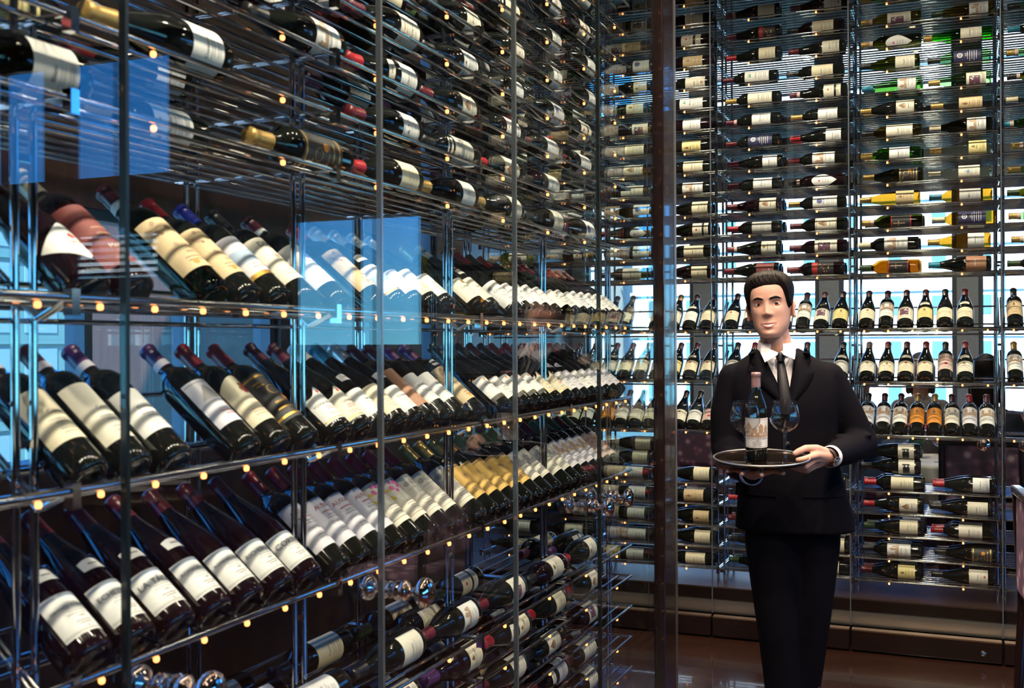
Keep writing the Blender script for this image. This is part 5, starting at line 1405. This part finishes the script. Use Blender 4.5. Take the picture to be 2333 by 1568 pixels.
def wine_glass(mw, label, group=None):
    r = link('wine_glass', None, None, mw); tag(r, label, 'wine glass', group); link('bowl', GB, r); link('stem', GS, r); return r
wine_glass(TM @ Matrix.Translation((-0.048, -0.088, 0.0046)), 'empty balloon wine glass in front of the bottle on the tray', 'glasses on the tray')
wine_glass(TM @ Matrix.Translation((0.076, -0.060, 0.0046)), 'empty balloon wine glass beside the hand gripping the tray', 'glasses on the tray')
SHAPE['tray'] = dict(SHAPE['bordeaux']); SHAPE['tray']['prof'] = [(0, 0.010), (0.02, 0.005), (0.029, 0.0), (0.0335, 0.002), (0.0352, 0.008), (0.0355, 0.02), (0.0372, 0.150), (0.0372, 0.160), (0.0350, 0.176), (0.0295, 0.196), (0.0225, 0.213), (0.0175, 0.226), (0.0152, 0.240), (0.0145, 0.252), (0.0143, 0.278), (0.0156, 0.280), (0.0156, 0.288), (0.0125, 0.290), (0, 0.290)]
SHAPE['tray'].update(R=0.0372, z0=0.045, z1=0.143, cap=(0.243, 0.0162), H=0.290)
def st_tray(L):
    L.paper(); i_ = 'sepia'
    L.rect(-0.85, 0.85, 0.36, 0.52, i_); L.rect(-0.80, -0.40, 0.50, 0.66, i_); L.tri(-0.90, -0.32, 0.66, 0.88, i_); L.rect(-0.36, -0.02, 0.50, 0.60, i_); L.tri(-0.4, 0.02, 0.60, 0.70, i_); L.rect(0.10, 0.42, 0.50, 0.70, i_); L.tri(0.05, 0.47, 0.70, 0.82, i_); L.rect(0.5, 0.8, 0.5, 0.62, i_); L.tri(0.46, 0.86, 0.62, 0.78, i_)
    for u_ in (-0.65, -0.5, -0.2, 0.2, 0.34, 0.6): L.rect(u_ - 0.03, u_ + 0.03, 0.42, 0.50, 'white')
    L.rect(-0.95, 0.95, 0.955, 0.965, 'grey'); L.rect(-0.95, 0.95, 0.04, 0.05, 'grey'); L.text('CHATEAU HAUT-BRION', 0.31, 0.0085, 'ink', maxw=0.8); L.text('1984', 0.235, 0.006, 'ink'); L.fine(0.17, 2, 0.06, 0.45, 'grey')
STY['tray'] = ('white', st_tray, 0.096, 0, 0, 'white')
tb = link('wine_bottle', None, None, TM @ Matrix.Translation((-0.016, 0.010, 0.0046)) @ Matrix.Rotation(math.radians(6), 4, 'Z'))
tag(tb, 'dark bottle with white castle label and rose capsule standing on the tray', 'wine bottle')
pl_ = SHAPE['tray']; L = LabelB(0.0372, 0.096, 0.045, 0.143, 'white', lambda z: prof_r('tray', z)); st_tray(L)
link('bottle_glass', body_mesh('tray', 'dark'), tb); link('capsule', cap_mesh('tray', 'rose'), tb); link('label', L.done(), tb)
# ------------------------------------------------------------------ dining alcove behind the back rack
M['cloth'] = pmat('white_tablecloth', (0.70, 0.72, 0.74), 0.8, noise=(60, 0.05, (1, 1, 1)))
def floral(name, base, c1, c2, scale):
    m = bpy.data.materials.new(name); m.use_nodes = True; nt = m.node_tree; b = nt.nodes['Principled BSDF']; b.inputs['Roughness'].default_value = 0.8
    tc = nt.nodes.new('ShaderNodeTexCoord'); v = nt.nodes.new('ShaderNodeTexVoronoi'); v.inputs['Scale'].default_value = scale
    rp = nt.nodes.new('ShaderNodeValToRGB'); rp.color_ramp.elements[0].position = 0.15; rp.color_ramp.elements[0].color = c1 + (1,); rp.color_ramp.elements[1].position = 0.55; rp.color_ramp.elements[1].color = base + (1,)
    e = rp.color_ramp.elements.new(0.35); e.color = c2 + (1,)
    nt.links.new(tc.outputs['Object'], v.inputs['Vector']); nt.links.new(v.outputs['Distance'], rp.inputs[0]); nt.links.new(rp.outputs[0], b.inputs['Base Color'])
    return m
M['floral'] = floral('purple_floral_fabric', (0.12, 0.08, 0.13), (0.55, 0.45, 0.50), (0.25, 0.12, 0.22), 14)
bq = empty('banquette', (-0.2, 9.4, 0)); tag(bq, 'long purple floral banquette under the far windows', 'banquette')
m = MB(); m.cbox(-2.2, 1.15, -0.3, 0.25, 0.30, 0.47, 0.04); obj('seat', m, M['floral'], bq)
m = MB(); m.cbox(-2.2, 1.15, 0.20, 0.36, 0.47, 1.02, 0.05); obj('backrest', m, M['floral'], bq)
m = MB(); m.box(-2.15, 1.10, -0.25, 0.34, 0.0, 0.30); obj('base', m, M['dark_wood'], bq)
def round_table(x, y, h, r, label, cloth=True):
    t = empty('round_table', (x, y, 0)); tag(t, label, 'table')
    m = MB(); m.lathe([(0, h - 0.03), (r, h - 0.03), (r, h), (0, h)], 48); obj('tabletop', m, M['dark_wood'], t)
    m = MB(); m.lathe([(0, 0), (0.28, 0), (0.27, 0.03), (0.05, 0.06), (0.04, h - 0.03), (0, h - 0.03)], 24); obj('pedestal', m, M['dark_wood'], t)
    if cloth:
        m = MB(); rings = []
        for rr, z, w in ((0.001, h + 0.003, 0), (r * 0.9, h + 0.003, 0), (r + 0.006, h + 0.002, 0), (r + 0.014, h - 0.02, 0.004), (r + 0.016, h - 0.14, 0.018), (r + 0.02, h - 0.26, 0.03)):
            rings.append([Vector(((rr + w * math.sin(9 * a)) * math.cos(a), (rr + w * math.sin(9 * a)) * math.sin(a), z)) for a in [2 * math.pi * k / 72 for k in range(72)]])
        m.loft(rings, 0, False); c = obj('tablecloth', m, M['cloth']); c.location = (x, y, 0); tag(c, 'white cloth draped over ' + label.replace('round ', 'the round '), 'tablecloth')
    return t
round_table(-0.10, 7.95, 0.78, 0.42, 'round dining table behind the back rack')
for i, (x, y) in enumerate(((-0.38, 7.86), (-0.14, 7.76), (0.06, 7.84), (0.11, 7.98))):
    wine_glass(Matrix.Translation((x, y, 0.7835)), 'wine glass on the table behind the back rack, %s from the suited diner' % ORD[i + 1], 'glasses on the dining table')
# a vase of flowers on it
M['petal'] = pmat('pink_petals', (0.65, 0.12, 0.30), 0.6); M['leafgreen'] = pmat('green_leaves', (0.10, 0.26, 0.09), 0.5, noise=(20, 0.3, (1, 1, 1))); M['vase'] = pmat('green_glass_vase', (0.06, 0.16, 0.12), 0.1)
vs_ = empty('flower_vase', (-0.30, 8.05, 0.7835)); tag(vs_, 'small green vase of pink flowers on the dining table', 'vase')
m = MB(); m.lathe([(0, 0), (0.045, 0), (0.055, 0.05), (0.05, 0.10), (0.042, 0.13), (0.036, 0.13), (0.04, 0.10), (0, 0.02)], 24); obj('vase', m, M['vase'], vs_)
rnd = random.Random(3)
for k in range(7):
    a = k * 0.9; p = Vector((0.07 * math.cos(a), 0.07 * math.sin(a), 0.19 + 0.05 * rnd.random())); m = MB(); m.path([(0, 0, 0.05), p * 0.6 + Vector((0, 0, 0.04)), p], [0.003] * 3, 6)
    for q in range(3):
        b_ = a + q * 2.1; c = p * (0.5 + 0.15 * q); m.add([c, c + Vector((0.03 * math.cos(b_), 0.03 * math.sin(b_), 0.01)), c + Vector((0.06 * math.cos(b_), 0.06 * math.sin(b_), -0.005)), c + Vector((0.03 * math.cos(b_ + 0.5), 0.03 * math.sin(b_ + 0.5), 0.02))], [(0, 1, 2, 3)])
    st = obj('stem', m, M['leafgreen'], vs_)
    m = MB()
    for q in range(7): ellipsoid(m, p + Vector((0.016 * math.cos(q), 0.016 * math.sin(q), 0.006 * (q % 2))), (0.014, 0.014, 0.010), None, 8, 6)
    obj('blossom', m, M['petal'], st)

def diner(x, y, rz, zs, cloth, hairm, long_hair, label):
    """a seated diner; zs = seat height"""
    b = MB(); ellipsoid(b, (0, -0.01, zs + 0.76), (0.072, 0.092, 0.112), None, 24, 18)
    ellipsoid(b, (0, -0.095, zs + 0.735), (0.012, 0.020, 0.018)); ellipsoid(b, (0, -0.075, zs + 0.675), (0.035, 0.030, 0.022))
    for s in (-1, 1): ellipsoid(b, (s * 0.072, 0.01, zs + 0.745), (0.008, 0.016, 0.028))
    chain(b, [(0, 0.01, zs + 0.70), (0, 0.02, zs + 0.55)], [0.05, 0.058]); chain(b, [(0, 0.02, zs + 0.50), (0, 0.02, zs + 0.12)], [0.09, 0.10])
    for s in (-1, 1):
        chain(b, [(0, 0.02, zs + 0.50), (s * 0.16, 0.02, zs + 0.48), (s * 0.21, -0.03, zs + 0.22), (s * 0.10, -0.24, zs + 0.26)], [0.05, 0.042, 0.036, 0.026])
        for q in range(5): chain(b, [(s * 0.10, -0.24, zs + 0.26), (s * (0.075 + 0.012 * q), -0.31, zs + 0.262 + 0.003 * q), (s * (0.065 + 0.013 * q), -0.345, zs + 0.252)], [0.020, 0.009, 0.0075])
        chain(b, [(s * 0.09, 0.0, zs + 0.06), (s * 0.11, -0.38, zs + 0.04), (s * 0.11, -0.40, 0.07), (s * 0.11, -0.52, 0.04)], [0.07, 0.05, 0.04, 0.035])
    me = blob(b, 0.008, 4); me.materials.append(M['skin']); me.name = 'person'
    p = link('person', me, None, Matrix.Translation((x, y, 0)) @ Matrix.Rotation(rz, 4, 'Z')); tag(p, label, 'person')
    c = MB(); rings = []
    for z, hw, hd in ((0.0, 0.18, 0.14), (0.15, 0.165, 0.125), (0.35, 0.185, 0.125), (0.46, 0.195, 0.115), (0.52, 0.16, 0.095), (0.56, 0.09, 0.072)):
        rings.append([Vector((hw * math.cos(a), 0.015 + hd * math.sin(a), zs + z)) for a in [2 * math.pi * k / 32 for k in range(32)]])
    c.loft(rings)
    for s in (-1, 1):
        chain(c, [(s * 0.15, 0.02, zs + 0.485), (s * 0.20, -0.02, zs + 0.33), (s * 0.215, -0.03, zs + 0.22), (s * 0.115, -0.215, zs + 0.258)], [0.056, 0.056, 0.052, 0.038])
        chain(c, [(s * 0.09, 0.0, zs + 0.06), (s * 0.11, -0.38, zs + 0.04), (s * 0.11, -0.40, 0.12)], [0.088, 0.066, 0.05])
    cm = blob(c, 0.010, 5); cm.materials.append(cloth); cm.name = 'clothes'; link('clothes', cm, p)
    h = MB(); ellipsoid(h, (0, 0.012, zs + 0.792), (0.082, 0.100, 0.098), None, 24, 16)
    if long_hair: ellipsoid(h, (0, 0.055, zs + 0.68), (0.088, 0.060, 0.15)); chain(h, [(-0.075, 0.02, zs + 0.78), (-0.082, 0.02, zs + 0.60)], [0.03, 0.022]); chain(h, [(0.075, 0.02, zs + 0.78), (0.082, 0.02, zs + 0.60)], [0.03, 0.022])
    hme = blob(h, 0.008, 3)
    bm_ = bmesh.new(); bm_.from_mesh(hme)
    bmesh.ops.delete(bm_, geom=[f for f in bm_.faces if f.calc_center_median().y < -0.040 and f.calc_center_median().z < zs + 0.825], context='FACES'); bm_.to_mesh(hme); bm_.free()
    hme.materials.append(hairm); hme.name = 'hair'; link('hair', hme, p)
    return p
M['blue_cloth'] = pmat('blue_jacket_cloth', (0.05, 0.10, 0.22), 0.8, noise=(90, 0.1, (1, 1, 1))); M['grey_cloth'] = pmat('grey_dress_cloth', (0.16, 0.15, 0.16), 0.8, noise=(90, 0.1, (1, 1, 1))); M['navy_cloth'] = pmat('navy_cloth', (0.02, 0.03, 0.07), 0.8, noise=(90, 0.1, (1, 1, 1)))
M['brown_hair'] = pmat('brown_hair', (0.05, 0.028, 0.018), 0.5, noise=(50, 0.4, (4, 4, 1)), bump=0.4)
def chair(x, y, rz, label, fabric, sh_=0.46, back=0.95, group=None):
    c = empty('dining_chair', (x, y, 0)); c.rotation_euler.z = rz; tag(c, label, 'chair', group)
    m = MB(); m.cbox(-0.23, 0.23, -0.23, 0.22, sh_ - 0.07, sh_, 0.025); obj('seat', m, fabric, c)
    m = MB(); m.cbox(-0.21, 0.21, 0.205, 0.255, sh_ + 0.05, back - 0.02, 0.02); obj('backrest', m, fabric, c)
    for sx_ in (-1, 1):
        m = MB(); m.path([(sx_ * 0.225, 0.25, 0), (sx_ * 0.225, 0.225, sh_), (sx_ * 0.225, 0.25, back)], [0.018, 0.022, 0.018], 10); obj('leg', m, M['wenge'], c)
        m = MB(); m.path([(sx_ * 0.205, -0.205, 0), (sx_ * 0.205, -0.205, sh_ - 0.06)], [0.014, 0.02], 10); obj('leg', m, M['wenge'], c)
    m = MB(); m.cbox(-0.24, 0.24, 0.23, 0.27, back - 0.02, back + 0.015, 0.008); obj('top_rail', m, M['wenge'], c)
    return c
diner(-0.62, 7.78, math.radians(75), 0.62, M['blue_cloth'], M['brown_hair'], False, 'blurred diner in a blue jacket seated behind the leaning bottles')
diner(-0.28, 8.55, math.radians(8), 0.62, M['grey_cloth'], M['brown_hair'], True, 'blurred diner with long brown hair facing the rack')
diner(0.14, 7.40, math.radians(172), 0.62, M['navy_cloth'], M['hair'], True, 'blurred diner with dark bobbed hair seen from behind')
for i, (x, y, rz) in enumerate(((-0.62, 7.78, 75), (-0.28, 8.55, 8), (0.14, 7.40, 172))):
    chair(x, y, math.radians(rz), ['upholstered chair under the diner in blue', 'upholstered chair under the long-haired diner', 'upholstered chair under the dark-haired diner'][i], M['floral'], 0.61, 0.98, 'chairs at the dining table')

# ------------------------------------------------------------------ chair and table at the right, beyond the frame edge
chair(0.485, 4.95, math.radians(96), 'floral dining chair with dark wooden frame cut by the frame edge', M['floral'], 0.46, 0.95)
round_table(2.35, 5.05, 0.75, 0.60, 'round dining table reflected in the side glass', False)
rnd = random.Random(8)
for i in range(8):
    a = 0.3 + i * 0.78; wine_glass(Matrix.Translation((2.35 + 0.40 * math.cos(a), 5.05 + 0.40 * math.sin(a), 0.7505)), 'wine glass on the reflected round table, %s clockwise' % ORD[i + 1], 'glasses on the reflected table')
M['china'] = pmat('white_china', (0.75, 0.75, 0.76), 0.15)
pm_ = MB(); pm_.lathe([(0, 0.004), (0.07, 0.003), (0.085, 0.006), (0.125, 0.017), (0.126, 0.019), (0.085, 0.010), (0, 0.008)], 40); pme = pm_.mesh('dinner_plate', [M['china']])
for i in range(4):
    a = 0.7 + i * 1.57; o = link('dinner_plate', pme, None, (2.35 + 0.22 * math.cos(a), 5.05 + 0.22 * math.sin(a), 0.7505)); tag(o, 'white dinner plate on the reflected round table, %s clockwise' % ORD[i + 1], 'plate', 'plates on the reflected table')
